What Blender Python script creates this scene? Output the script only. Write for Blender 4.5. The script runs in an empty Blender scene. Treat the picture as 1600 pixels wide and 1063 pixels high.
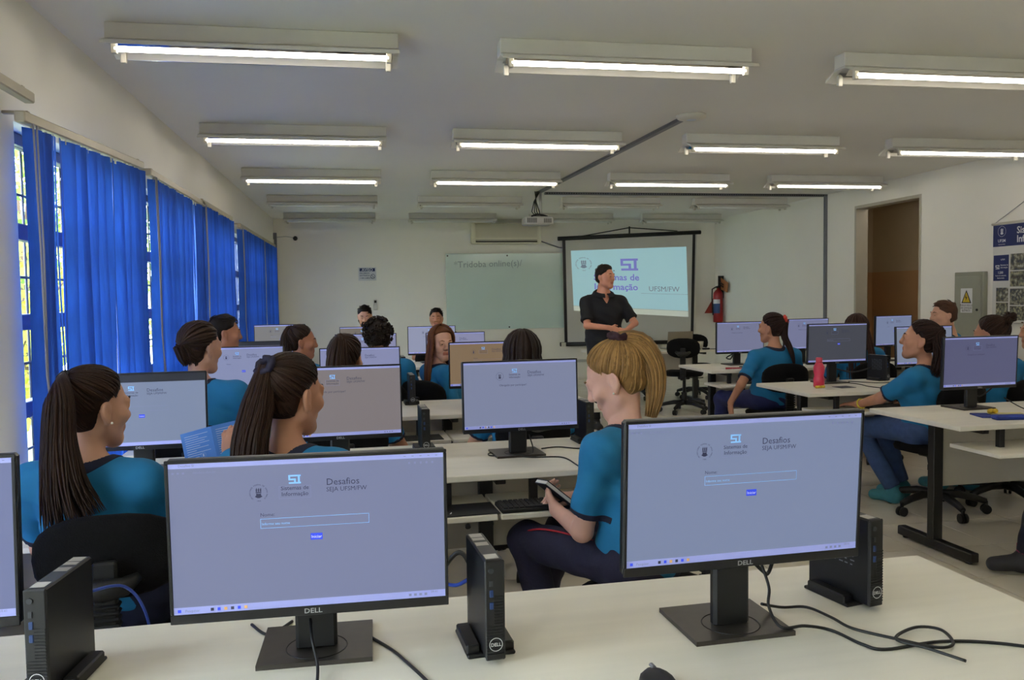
import bpy, math, random
import numpy as np
from mathutils import Vector, Matrix
random.seed(7); rng = np.random.default_rng(7)
S = bpy.context.scene
COL = S.collection
PI = math.pi
def R(a): return math.radians(a)
def lin(c):
    """sRGB 0-255 to linear."""
    o = []
    for v in c:
        v = v / 255.0
        o.append(v / 12.92 if v <= .04045 else ((v + .055) / 1.055) ** 2.4)
    return tuple(o)

# ------------------------------------------------------------------ camera, world, exposure
CAMZ = 1.40
cam_d = bpy.data.cameras.new('camera'); cam = bpy.data.objects.new('camera', cam_d); COL.objects.link(cam)
F_PX, YAW, PITCH, ROLL = 1295.4, .1756, .052, -.0143
cam_d.sensor_fit = 'HORIZONTAL'; cam_d.sensor_width = 36; cam_d.lens = F_PX / 1600 * 36
cam_d.clip_start = .05
fw = Vector((math.sin(YAW) * math.cos(PITCH), math.cos(YAW) * math.cos(PITCH), -math.sin(PITCH)))
rt = Vector((math.cos(YAW), -math.sin(YAW), 0)); up = rt.cross(fw)
rt2 = math.cos(ROLL) * rt + math.sin(ROLL) * up; up2 = -math.sin(ROLL) * rt + math.cos(ROLL) * up
cam.matrix_world = Matrix(((rt2.x, up2.x, -fw.x, 0), (rt2.y, up2.y, -fw.y, 0), (rt2.z, up2.z, -fw.z, CAMZ), (0, 0, 0, 1)))
S.camera = cam
S.view_settings.view_transform = 'Standard'; S.view_settings.look = 'None'
S.view_settings.exposure = 0.0; S.view_settings.gamma = 1.0; S.view_settings.use_curve_mapping = False
W = bpy.data.worlds.new('sky'); S.world = W; W.use_nodes = True
W.node_tree.nodes['Background'].inputs[0].default_value = (.88, .94, 1.0, 1)
W.node_tree.nodes['Background'].inputs[1].default_value = 20.0
TUBE = 20.0       # strength of the lit fluorescent tubes
S.cycles.max_bounces = 10; S.cycles.diffuse_bounces = 8; S.cycles.transparent_max_bounces = 12
S.cycles.sample_clamp_indirect = 12.0

# ------------------------------------------------------------------ materials
MATS = {}
def mat(name, col, rough=.6, metal=0., noise=0., nscale=8., bump=0., bscale=60., emit=None, estr=1., spec=.5, stretch=None, transl=0., island=0., trans=0., detail=4., objrand=0.):
    if name in MATS: return MATS[name]
    m = bpy.data.materials.new(name); m.use_nodes = True; MATS[name] = m
    nt = m.node_tree; N = nt.nodes; L = nt.links
    b = N['Principled BSDF']; c = lin(col) + (1,)
    b.inputs['Base Color'].default_value = c; b.inputs['Roughness'].default_value = rough
    b.inputs['Metallic'].default_value = metal; b.inputs['Specular IOR Level'].default_value = spec
    if trans: b.inputs['Transmission Weight'].default_value = trans
    src = None
    if noise or bump:
        tc = N.new('ShaderNodeTexCoord'); out = tc.outputs['Object']
        if stretch:
            mp = N.new('ShaderNodeMapping'); mp.inputs['Scale'].default_value = stretch; L.new(out, mp.inputs[0]); out = mp.outputs[0]
    if noise:
        n = N.new('ShaderNodeTexNoise'); n.inputs['Scale'].default_value = nscale; n.inputs['Detail'].default_value = detail; L.new(out, n.inputs['Vector'])
        mr = N.new('ShaderNodeMapRange'); mr.inputs[1].default_value = .3; mr.inputs[2].default_value = .7
        mr.inputs[3].default_value = 1 - noise; mr.inputs[4].default_value = 1 + noise; L.new(n.outputs[0], mr.inputs[0])
        src = mr.outputs[0]
    if island:
        g = N.new('ShaderNodeNewGeometry'); mi = N.new('ShaderNodeMapRange')
        mi.inputs[3].default_value = 1 - island; mi.inputs[4].default_value = 1 + island; L.new(g.outputs['Random Per Island'], mi.inputs[0])
        if src:
            mm = N.new('ShaderNodeMath'); mm.operation = 'MULTIPLY'; L.new(src, mm.inputs[0]); L.new(mi.outputs[0], mm.inputs[1]); src = mm.outputs[0]
        else: src = mi.outputs[0]
    if objrand:
        oi = N.new('ShaderNodeObjectInfo'); mo = N.new('ShaderNodeMapRange'); mo.inputs[3].default_value = 1 - objrand; mo.inputs[4].default_value = 1 + objrand; L.new(oi.outputs['Random'], mo.inputs[0])
        mm = N.new('ShaderNodeMath'); mm.operation = 'MULTIPLY'; L.new(src, mm.inputs[0]); L.new(mo.outputs[0], mm.inputs[1]); src = mm.outputs[0]
    if src:
        vm = N.new('ShaderNodeVectorMath'); vm.operation = 'SCALE'; vm.inputs[0].default_value = c[:3]; L.new(src, vm.inputs['Scale'])
        L.new(vm.outputs[0], b.inputs['Base Color'])
    if bump:
        n2 = N.new('ShaderNodeTexNoise'); n2.inputs['Scale'].default_value = bscale; n2.inputs['Detail'].default_value = 5; L.new(out, n2.inputs['Vector'])
        bp = N.new('ShaderNodeBump'); bp.inputs['Strength'].default_value = bump; bp.inputs['Distance'].default_value = .01
        L.new(n2.outputs[0], bp.inputs['Height']); L.new(bp.outputs[0], b.inputs['Normal'])
    if emit:
        b.inputs['Emission Color'].default_value = lin(emit) + (1,); b.inputs['Emission Strength'].default_value = estr
    if transl:
        t = N.new('ShaderNodeBsdfTranslucent'); t.inputs[0].default_value = c
        if src: L.new(vm.outputs[0], t.inputs[0])
        mx = N.new('ShaderNodeMixShader'); mx.inputs[0].default_value = transl
        L.new(b.outputs[0], mx.inputs[1]); L.new(t.outputs[0], mx.inputs[2]); L.new(mx.outputs[0], N['Material Output'].inputs[0])
    return m

WALL = mat('wall_paint', (232, 228, 216), .7, noise=.02, nscale=1.3, bump=.06, bscale=40)
CEIL = mat('ceiling_paint', (228, 225, 218), .8, noise=.02, nscale=1.0, bump=.05, bscale=30)
TILE = mat('floor_tile', (222, 214, 197), .22, noise=.05, nscale=3.0)
GROUT = mat('floor_grout', (46, 41, 34), .9)
DESKM = mat('desk_laminate', (226, 220, 205), .42, noise=.035, nscale=2.0, stretch=(1, 12, 4))
DESKE = mat('desk_panel', (186, 181, 170), .5, noise=.02, nscale=3)
BLACKM = mat('black_steel', (24, 23, 23), .45, noise=.06, nscale=20)
BLACKP = mat('black_plastic', (14, 14, 15), .5, noise=.08, nscale=30)
BEZEL = mat('black_bezel', (17, 17, 20), .35, noise=.05, nscale=30)
BASEM = mat('dark_metal_base', (74, 70, 66), .38, metal=.55, noise=.08, nscale=40)
FABB = mat('black_chair_fabric', (17, 16, 17), .9, noise=.15, nscale=90, bump=.3, bscale=250, spec=.2)
WHITEP = mat('white_plastic', (205, 200, 186), .5, noise=.02, nscale=5)
FIXM = mat('white_lamp_metal', (212, 208, 198), .45, noise=.03, nscale=6)
MIRROR = mat('mirror_reflector', (210, 210, 210), .08, metal=1., noise=.03, nscale=4)
INK = mat('dark_print', (38, 40, 60), .8, noise=.02)
GREYINK = mat('grey_print', (110, 112, 128), .8, noise=.02)
WHITEINK = mat('white_print', (215, 215, 215), .7, noise=.02)

# ------------------------------------------------------------------ mesh helpers
def set_mesh(name, V, F, mats, smooth=False, mi=None):
    me = bpy.data.meshes.new(name)
    V = np.asarray(V, np.float32)
    if isinstance(F, np.ndarray):
        n, k = F.shape
        me.vertices.add(len(V)); me.vertices.foreach_set('co', V.ravel())
        me.loops.add(n * k); me.loops.foreach_set('vertex_index', F.astype(np.int32).ravel())
        me.polygons.add(n); me.polygons.foreach_set('loop_start', np.arange(0, n * k, k, dtype=np.int32))
        me.update(calc_edges=True)
    else:
        me.from_pydata(V.tolist(), [], F); me.update()
    for m in (mats if isinstance(mats, (list, tuple)) else [mats]): me.materials.append(m)
    if smooth: me.polygons.foreach_set('use_smooth', np.ones(len(me.polygons), bool))
    if mi is not None: me.polygons.foreach_set('material_index', np.asarray(mi, np.int32))
    return me
def link(name, me, parent=None):
    o = bpy.data.objects.new(name, me); COL.objects.link(o)
    if parent: o.parent = parent
    return o
class MB:
    """collects shapes into ONE mesh"""
    def __init__(s): s.V = []; s.F = []; s.sm = []; s.mi = []; s.cur = 0
    def add(s, V, F, smooth=False):
        n = len(s.V); s.V += [tuple(v) for v in V]; s.F += [tuple(i + n for i in f) for f in F]; s.sm += [smooth] * len(F); s.mi += [s.cur] * len(F)
        return s
    def box(s, lo, hi, b=0., M=None):
        lo = np.array(lo, float); hi = np.array(hi, float); c = (lo + hi) / 2; h = (hi - lo) / 2
        b = min(b, h.min() * .95)
        V = []; F = []
        if b <= 0:
            for x in (-1, 1):
                for y in (-1, 1):
                    for z in (-1, 1): V.append(c + h * (x, y, z))
            F = [(0, 1, 3, 2), (4, 6, 7, 5), (0, 4, 5, 1), (2, 3, 7, 6), (0, 2, 6, 4), (1, 5, 7, 3)]
        else:
            idx = {}
            for x in (-1, 1):
                for y in (-1, 1):
                    for z in (-1, 1):
                        for a in range(3):
                            q = h - b; q[a] = h[a]; idx[(x, y, z, a)] = len(V); V.append(c + q * (x, y, z))
            for a in range(3):
                p, q = (a + 1) % 3, (a + 2) % 3
                for sg in (-1, 1):
                    f = []
                    for (u, v) in ((-1, -1), (1, -1), (1, 1), (-1, 1)):
                        k = [0, 0, 0]; k[a] = sg; k[p] = u; k[q] = v; f.append(idx[(*k, a)])
                    F.append(tuple(f if sg > 0 else f[::-1]))
                for u in (-1, 1):
                    for v in (-1, 1):
                        def I(w, ax):
                            k = [0, 0, 0]; k[a] = w; k[p] = u; k[q] = v; return idx[(*k, ax)]
                        f = (I(-1, p), I(1, p), I(1, q), I(-1, q)); F.append(f if u * v < 0 else f[::-1])
            for x in (-1, 1):
                for y in (-1, 1):
                    for z in (-1, 1):
                        f = tuple(idx[(x, y, z, a)] for a in range(3)); F.append(f if x * y * z > 0 else f[::-1])
        if M is not None: V = [M @ Vector(v) for v in V]
        return s.add(V, F)
    def tube(s, P, r, n=8, cap=True, closed=False):
        P = [Vector(p) for p in P]; k = len(P); rr = r if hasattr(r, '__len__') else [r] * k
        V = []; F = []; nrm = None
        for i in range(k):
            if closed: t = P[(i + 1) % k] - P[i - 1]
            else: t = P[min(i + 1, k - 1)] - P[max(i - 1, 0)]
            if t.length < 1e-9: t = Vector((0, 0, 1))
            t.normalize()
            if nrm is None:
                a = Vector((0, 0, 1)) if abs(t.z) < .9 else Vector((1, 0, 0)); nrm = (a - t * a.dot(t)).normalized()
            else:
                nrm = nrm - t * nrm.dot(t); nrm = nrm.normalized() if nrm.length > 1e-6 else t.orthogonal().normalized()
            bn = t.cross(nrm)
            for j in range(n):
                a = 2 * PI * j / n; V.append(P[i] + (nrm * math.cos(a) + bn * math.sin(a)) * rr[i])
        for i in range(k if closed else k - 1):
            for j in range(n):
                a = i * n + j; b = i * n + (j + 1) % n; c = ((i + 1) % k) * n + (j + 1) % n; d = ((i + 1) % k) * n + j
                F.append((a, b, c, d))
        s.add(V, F, True)
        if cap and not closed:
            m = len(s.V) - len(V)
            s.F.append(tuple(m + j for j in range(n))[::-1]); s.F.append(tuple(m + (k - 1) * n + j for j in range(n))); s.sm += [False] * 2; s.mi += [s.cur] * 2
        return s
    def cyl(s, p0, p1, r, n=16, r1=None): return s.tube([p0, p1], [r, r if r1 is None else r1], n)
    def lathe(s, prof, c=(0, 0, 0), n=20):
        """prof: (radius, z) list about +z through c"""
        V = []; F = []
        for (r, z) in prof:
            for j in range(n):
                a = 2 * PI * j / n; V.append((c[0] + r * math.cos(a), c[1] + r * math.sin(a), c[2] + z))
        for i in range(len(prof) - 1):
            for j in range(n): F.append((i * n + j, i * n + (j + 1) % n, (i + 1) * n + (j + 1) % n, (i + 1) * n + j))
        F.append(tuple(range(n))[::-1]); F.append(tuple((len(prof) - 1) * n + j for j in range(n)))
        return s.add(V, F, True)
    def sphere(s, c, r, nu=12, nv=8, sc=(1, 1, 1)):
        V = []; F = []
        for i in range(nv + 1):
            t = PI * i / nv
            for j in range(nu):
                a = 2 * PI * j / nu; V.append((c[0] + r * sc[0] * math.sin(t) * math.cos(a), c[1] + r * sc[1] * math.sin(t) * math.sin(a), c[2] + r * sc[2] * math.cos(t)))
        for i in range(nv):
            for j in range(nu): F.append((i * nu + j, (i + 1) * nu + j, (i + 1) * nu + (j + 1) % nu, i * nu + (j + 1) % nu))
        return s.add(V, F, True)
    def prism(s, poly, M, d):
        """poly (x, y) counter-clockwise in the plane of M's x, y; thickness d along M's z"""
        n = len(poly); V = [M @ Vector((p[0], p[1], 0)) for p in poly] + [M @ Vector((p[0], p[1], d)) for p in poly]
        F = [tuple(range(n))[::-1], tuple(range(n, 2 * n))] + [(i, (i + 1) % n, n + (i + 1) % n, n + i) for i in range(n)]
        return s.add(V, F)
    def quad(s, *p): return s.add(p, [tuple(range(len(p)))])
    def mesh(s, name, mats):
        me = bpy.data.meshes.new(name); me.from_pydata(s.V, [], s.F)
        for m in (mats if isinstance(mats, (list, tuple)) else [mats]): me.materials.append(m)
        me.polygons.foreach_set('use_smooth', np.array(s.sm, bool)); me.polygons.foreach_set('material_index', np.array(s.mi, np.int32)); me.update()
        return me
    def obj(s, name, mats, parent=None): return link(name, s.mesh(name, mats), parent)
def tag(o, label=None, cat=None, group=None, kind=None):
    if label: o['label'] = label
    if cat: o['category'] = cat
    if group: o['group'] = group
    if kind: o['kind'] = kind
    return o
def thing(name, label, cat, loc=(0, 0, 0), rz=0., group=None):
    o = bpy.data.objects.new(name, None); COL.objects.link(o); o.empty_display_size = .05
    o.location = loc; o.rotation_euler = (0, 0, rz)
    return tag(o, label, cat, group)
KIDS = {}
def dup(o, loc, rz=0., label=None, parent=None):
    """a copy of a thing with copies of its parts and sub-parts"""
    c = o.copy(); COL.objects.link(c)
    if parent: c.parent = parent
    else: c.location = loc; c.rotation_euler = (0, 0, rz)
    if label: c['label'] = label
    for k in list(o.children): dup(k, None, 0, None, c)
    return c
def struct(name, mb, m, parent=None, kind='structure'):
    o = mb.obj(name, m, parent); o['kind'] = kind; return o
TXT = {}
def text(s, size, bold=0., align='LEFT'):
    """flat text outline: vertices in the xy plane and its faces"""
    k = (s, bold, align)
    if k not in TXT:
        c = bpy.data.curves.new('t', 'FONT'); c.body = s; c.size = 1.; c.align_x = align; c.offset = bold; c.resolution_u = 2; c.fill_mode = 'FRONT'
        o = bpy.data.objects.new('t', c); COL.objects.link(o); bpy.context.view_layer.update()
        me = bpy.data.meshes.new_from_object(o.evaluated_get(bpy.context.evaluated_depsgraph_get()))
        TXT[k] = ([tuple(v.co) for v in me.vertices], [tuple(p.vertices) for p in me.polygons])
        bpy.data.objects.remove(o); bpy.data.curves.remove(c); bpy.data.meshes.remove(me)
    V, F = TXT[k]
    return [(v[0] * size, v[1] * size, 0) for v in V], F
def put_text(mb, s, size, M, bold=0., align='LEFT', sx=1.):
    V, F = text(s, size, bold, align); mb.add([M @ Vector((v[0] * sx, v[1], 0)) for v in V], F)
def rect(mb, M, x0, y0, x1, y1, z=0.):
    mb.add([M @ Vector(p) for p in ((x0, y0, z), (x1, y0, z), (x1, y1, z), (x0, y1, z))], [(0, 1, 2, 3)])
def frame_rect(mb, M, x0, y0, x1, y1, w):
    rect(mb, M, x0, y0, x1, y0 + w); rect(mb, M, x0, y1 - w, x1, y1); rect(mb, M, x0, y0 + w, x0 + w, y1 - w); rect(mb, M, x1 - w, y0 + w, x1, y1 - w)
def si_logo(mb, M, w):
    """the two joined block letters S and I, w wide"""
    k = w / 10.
    for (a, b, c, d) in ((0, 6.1, 10, 7.4), (0, 3.0, 1.5, 6.1), (1.5, 3.0, 6.0, 4.3), (4.5, 1.3, 6.0, 3.0), (.3, 0, 10, 1.3), (7.6, 1.3, 9.2, 6.1)):
        rect(mb, M, (a - 5) * k, b * k, (c - 5) * k, d * k)
def crest(mb, M, r, letters=True):
    """round university crest: ring of letters about three flames on a shield"""
    def P(*p): mb.add([M @ Vector((x * r, y * r, 0)) for x, y in p], [tuple(range(len(p)))])
    for x in (-.22, 0, .22):
        P((x - .07, .12), (x + .07, .12), (x + .08, .42), (x + .02, .58), (x - .03, .45), (x - .08, .40))
    P((-.30, -.02), (.30, -.02), (.30, .10), (-.30, .10))
    P((-.26, -.32), (.26, -.32), (.26, -.06), (.05, -.10), (-.26, -.06))
    P((-.40, -.42), (-.12, -.58), (.12, -.58), (.40, -.42), (.30, -.30), (-.30, -.30))
    if letters:
        t = 'UNIVERSIDADE FEDERAL DE SANTA MARIA'; n = len(t)
        for i, ch in enumerate(t):
            if ch == ' ': continue
            a = R(225) - R(270) * i / (n - 1)
            put_text(mb, ch, .22 * r, M @ Matrix.Translation((math.cos(a) * .84 * r, math.sin(a) * .84 * r, 0)) @ Matrix.Rotation(a - PI / 2, 4, 'Z'), align='CENTER')
        put_text(mb, '1960', .22 * r, M @ Matrix.Translation((0, -.98 * r, 0)), align='CENTER')
    else:
        for i in range(26):
            a = 2 * PI * i / 26; b = a + .14
            P((math.cos(a) * .92, math.sin(a) * .92), (math.cos(a) * 1., math.sin(a) * 1.), (math.cos(b) * 1., math.sin(b) * 1.), (math.cos(b) * .92, math.sin(b) * .92))
def plane_m(o, x, y):
    x = Vector(x).normalized(); y = Vector(y).normalized(); z = x.cross(y)
    return Matrix(((x.x, y.x, z.x, o[0]), (x.y, y.y, z.y, o[1]), (x.z, y.z, z.z, o[2]), (0, 0, 0, 1)))

# ------------------------------------------------------------------ room shell
XL, XR, Y0, YB, ZC = -1.36, 5.90, -2.2, 13.35, 2.66
fl = struct('floor', MB().box((XL - .2, Y0 - .2, -.12), (7.6, YB + .2, -.006)), GROUT)
TS, TG = .462, .003
tile_me = MB().box((TG, TG, -.012), (TS - TG, TS - TG, 0)).mesh('tile', TILE)
tx0 = 3.38 - TS * 10 - .001; far = MB(); nt = 0
for j in range(-14, 21):
    for i in range(-1, 17):
        x, y = tx0 + i * TS, 3.98 + j * TS
        if x > XR or x + TS < XL: continue
        seen = 1.55 < y < 10.2 and y > 1.55 + 0 and nt < 300 and (x > -1.3)
        if y < Y0 or y > YB: continue
        if seen: o = link('tile', tile_me, fl); o.location = (x, y, 0); nt += 1
        else: far.box((x + TG, y + TG, -.012), (min(x + TS, XR + .1) - TG, y + TS - TG, 0))
o = far.obj('distant_tiles', TILE, fl); o['kind'] = 'stuff'
struct('ceiling', MB().box((XL - .2, Y0 - .2, ZC), (XR + .2, YB + .2, ZC + .15)), CEIL)
struct('wall_back', MB().box((XL - .2, YB, 0), (XR + .2, YB + .15, ZC)), WALL)
struct('wall_rear', MB().box((XL - .2, Y0 - .15, 0), (XR + .2, Y0, ZC)), WALL)
DY0, DY1, DZ = 8.06, 9.23, 2.41     # the open doorway in the right wall
w = MB(); w.box((XR, Y0, 0), (XR + .15, DY0, ZC)); w.box((XR, DY1, 0), (XR + .15, YB, ZC)); w.box((XR, DY0, DZ), (XR + .15, DY1, ZC))
struct('wall_right', w, WALL)
CORR = mat('corridor_paint', (190, 172, 138), .75, noise=.04, nscale=2)
CORT = mat('corridor_lower_paint', (190, 150, 104), .7, noise=.04, nscale=2)
w = MB(); w.box((7.3, 5.8, 1.68), (7.4, 11.0, ZC)); w.box((XR + .15, 11.0, 1.68), (7.4, 11.1, ZC)); w.box((XR + .15, 5.7, 1.68), (7.4, 5.8, ZC)); w.box((XR + .15, 5.7, ZC), (7.4, 11.1, ZC + .1))
struct('wall_corridor', w, CORR)
w = MB(); w.box((7.295, 5.8, 0), (7.4, 11.0, 1.68)); w.box((XR + .15, 10.995, 0), (7.4, 11.1, 1.68)); w.box((XR + .15, 5.7, 0), (7.4, 5.805, 1.68))
struct('wall_corridor_lower', w, CORT)
w = MB(); w.box((XR - .004, DY0 - .03, 0), (XR + .154, DY0 + .006, DZ + .03), .002); w.box((XR - .004, DY1 - .006, 0), (XR + .154, DY1 + .03, DZ + .03), .002); w.box((XR - .004, DY0, DZ - .006), (XR + .154, DY1, DZ + .03), .002)
struct('door_1', w, mat('door_jamb_paint', (176, 168, 150), .6, noise=.03))
# left wall with its window openings
WINS = [(-1.7, -.3), (.55, 1.75), (1.95, 3.30), (3.64, 5.12), (5.42, 6.86), (7.04, 8.46), (9.30, 10.82), (11.06, 12.52)]
WZ0, WZ1, WT = .52, 2.13, .20
w = MB(); y = Y0
for a, b in WINS:
    w.box((XL - WT, y, 0), (XL, a, ZC)); w.box((XL - WT, a, 0), (XL, b, WZ0)); w.box((XL - WT, a, WZ1), (XL, b, ZC)); y = b
w.box((XL - WT, y, 0), (XL, YB, ZC))
struct('wall_left', w, WALL)
BLUEF = mat('blue_window_paint', (28, 52, 104), .45, noise=.06, nscale=10)
GRILL = mat('dark_grille_iron', (22, 26, 40), .5, noise=.05)
GLASS = bpy.data.materials.new('window_glass'); GLASS.use_nodes = True     # thin pane: clear with a weak reflection
_n = GLASS.node_tree.nodes; _l = GLASS.node_tree.links; _t = _n.new('ShaderNodeBsdfTransparent'); _t.inputs[0].default_value = (.93, .96, .97, 1)
_g = _n.new('ShaderNodeBsdfGlossy'); _g.inputs['Roughness'].default_value = .03; _m = _n.new('ShaderNodeMixShader'); _m.inputs[0].default_value = .06
_l.new(_t.outputs[0], _m.inputs[1]); _l.new(_g.outputs[0], _m.inputs[2]); _l.new(_m.outputs[0], _n['Material Output'].inputs[0])
SILL = mat('window_sill_stone', (190, 188, 182), .5, noise=.06, nscale=20)
for n, (a, b) in enumerate(WINS):
    wn = thing('window_%d' % (n + 1), None, None, (XL - .11, a, WZ0)); wn['kind'] = 'structure'
    L = b - a; H = WZ1 - WZ0; fr = MB()
    t = .05
    for (y0, y1, z0, z1) in ((0, t, 0, H), (L - t, L, 0, H), (t, L - t, 0, t), (t, L - t, H - t, H)): fr.box((-.03, y0, z0), (.03, y1, z1), .004)
    fr.obj('frame', BLUEF, wn)
    for z in (.42, .80, 1.19):
        MB().box((-.028, t, z - .035), (.028, L - t, z + .035), .004).obj('transom', BLUEF, wn)
    for y in (L / 3, 2 * L / 3): MB().box((-.027, y - .025, t), (.027, y + .025, H - t), .004).obj('mullion', BLUEF, wn)
    gr = MB()
    for z in (.22, .61, 1.0, 1.37): gr.cyl((-.05, 0, z), (-.05, L, z), .007, 6)
    for k in range(1, 9): gr.cyl((-.05, L * k / 9, 0), (-.05, L * k / 9, H), .006, 6)
    gr.obj('grille', GRILL, wn)
    for k in range(3):
        for (z0, z1) in ((t, .385), (.455, .765), (.835, 1.155), (1.225, H - t)):
            MB().box((-.004, L * k / 3 + .03, z0), (.004, L * (k + 1) / 3 - .03, z1)).obj('pane', GLASS, wn)
    MB().box((.03, 0, 0), (.13, L, .012), .003).obj('sill', SILL, wn)

# what lies outside the windows: lawn, pale wall, bushes
LAWN = mat('lawn', (150, 158, 120), .9, noise=.3, nscale=4)  # ground colour made paler so it bounces daylight up to the ceiling
struct('ground', MB().box((-14, -4, -.3), (XL - WT, 20, -.15)), LAWN)
LEAF = mat('leaf_green', (112, 150, 52), .6, island=.45, transl=.45)
LEAFY = mat('leaf_yellow_green', (172, 180, 62), .6, island=.4, transl=.45)
BARK = mat('bark', (84, 66, 48), .9, noise=.2)
def bush(x, y, h, r, name, label, lm, n=1500, trunk=.5):
    t = thing(name, label, 'tree' if trunk > .8 else 'bush', (x, y, -.15), 0, 'plants outside the windows')
    tb = MB(); tb.tube([(0, 0, 0), (.03, .02, trunk * .6), (0, .05, h * .7)], [.07, .05, .02], 8)
    for k in range(5):
        a = k * 1.3; tb.tube([(0, 0, trunk * .5), (math.cos(a) * r * .4, math.sin(a) * r * .4, h * .6), (math.cos(a) * r * .7, math.sin(a) * r * .7, h * .8)], [.03, .02, .008], 6)
    tb.obj('trunk', BARK, t)
    g = np.random.default_rng(int(abs(x * 100 + y * 7)))
    u = g.normal(size=(n, 3)); u /= np.linalg.norm(u, axis=1)[:, None]; rad = g.uniform(.5, 1, n) ** .5
    lump = 1 + .22 * np.sin(u[:, 0] * 5 + x) * np.sin(u[:, 1] * 6) + .15 * np.sin(u[:, 2] * 9)
    C = u * (rad * lump)[:, None] * np.array([r, r, (h - trunk) / 2]) + np.array([0, 0, trunk + (h - trunk) / 2])
    a = g.normal(size=(n, 3)); a /= np.linalg.norm(a, axis=1)[:, None]; b = np.cross(a, g.normal(size=(n, 3))); b /= np.linalg.norm(b, axis=1)[:, None]
    s = g.uniform(.05, .10, n)[:, None]
    V = np.stack([C - a * s, C - b * s * .45, C + a * s, C + b * s * .45], 1).reshape(-1, 3)
    F = np.arange(4 * n).reshape(n, 4)
    o = link('foliage', set_mesh('foliage', V, F, lm), t); o['kind'] = 'stuff'
bush(-3.6, 8.6, 2.2, 1.1, 'garden_bush', 'yellow green bush outside the front left window, low', LEAFY, 2200, .3)
bush(-4.3, 11.5, 4.2, 1.7, 'garden_tree', 'green leafy tree outside, seen above the first transoms', LEAF, 3000, 1.2)
bush(-5.0, 16.5, 3.6, 1.6, 'garden_bush', 'green bush beyond the second window gap', LEAF, 2600, .4)
bush(-6.5, 13.5, 1.6, 1.5, 'garden_bush', 'low yellow green shrub farther out on the lawn', LEAFY, 2200, .2)

# ------------------------------------------------------------------ vertical blinds
CURT = mat('blue_blind_fabric', (38, 86, 184), .8, noise=.16, nscale=14, bump=.15, bscale=60, transl=.20, stretch=(1, 1, .35), objrand=.2)
RAIL = mat('beige_blind_rail', (176, 166, 142), .45, noise=.05)
CORD = mat('grey_cord', (150, 150, 158), .7)
slat_me = {}
def slat_mesh(h, k):
    if (round(h, 2), k) not in slat_me:
        V = []; F = []; nz = 9
        for iz in range(nz):
            z = -h * iz / (nz - 1)
            for ix in range(5):
                u = (ix - 2) / 2 * .046
                V.append((.006 * (1 - (ix - 2) ** 2 / 4) + .004 * math.sin(iz * .9 + k), u + .004 * math.sin(iz * .7 + k * 2), z))
        for iz in range(nz - 1):
            for ix in range(4): q = iz * 5 + ix; F.append((q, q + 1, q + 6, q + 5))
        slat_me[(round(h, 2), k)] = set_mesh('slat', V, F, CURT, True)
    return slat_me[(round(h, 2), k)]
def blind(y0, y1, z0, z1, label, gaps=(), zb=.46, turn=-42, x=-1.275, smax=None):
    """rail from (y0, z0) to (y1, z1); gaps: slats turned edge on"""
    t = thing('vertical_blind', label, 'curtain', (x, y0, z0), 0, 'blue vertical blinds along the left wall')
    L = y1 - y0; sl = (z1 - z0) / L
    M = Matrix.Rotation(math.atan(sl), 4, 'X')
    MB().box((-.02, -.03, -.02), (.02, L + .03, .022), .005, M).obj('head_rail', RAIL, t)
    for yy in (.04, L - .05):
        MB().box((-.085, yy - .012, .018 + sl * yy), (.01, yy + .012, .03 + sl * yy), .002).obj('wall_bracket', RAIL, t)
    n = int(round(L / .079))
    for k in range(n):
        yy = .09 + ((smax or L) - .13) * k / (n - 1)
        ang = R(turn + 9 * math.sin(k * 2.1 + y0) + 5 * math.sin(k * .9))
        if k in gaps: ang = R(17)
        o = link('slat', slat_mesh(z0 + sl * yy - .03 - zb, k % 4), t); o.location = (0, yy + (.012 if k % 2 else 0), sl * yy - .03); o.rotation_euler = (0, 0, ang)
        hk = MB().box((-.004, -.006, -.045), (.004, .006, -.018), .001).mesh('carrier', WHITEP) if k == 0 else hk
        c = link('carrier_hook', hk, t); c.location = (0, yy, sl * yy)
    cb = MB()
    cb.tube([(.03, .02, -.02), (.035, .03, -.5), (.03, .05, -1.0), (.05, .09, -1.45)], .004, 5); cb.tube([(.03, .055, -.02), (.035, .06, -.5), (.03, .06, -1.0), (.04, .07, -1.45)], .004, 5)
    cb.obj('pull_cord', CORD, t)
blind(3.50, 5.20, 2.115, 2.20, 'nearest blue vertical blind, its rail sagging at the near end', gaps=(3, 4, 13, 14), turn=-27)
blind(5.42, 7.10, 2.19, 2.19, 'second blue vertical blind from the camera, closed, behind the bob haired student', gaps=(14, 15, 16), turn=-30)
blind(7.06, 8.55, 2.20, 2.205, 'third blue vertical blind from the camera, with a gap showing the window', gaps=(7, 8), turn=-58)
blind(9.15, 10.98, 2.19, 2.19, 'fourth blue vertical blind from the camera, closed', turn=-62)
blind(11.08, 12.55, 2.19, 2.19, 'farthest blue vertical blind, near the back corner', gaps=(2,), turn=-62)
blind(1.60, 3.55, 2.205, 2.205, 'beige blind rail end at the upper left edge, its slats out of view', turn=-40, smax=1.48)  # unseen slats spread over the window to hold daylight off the near desks

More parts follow.
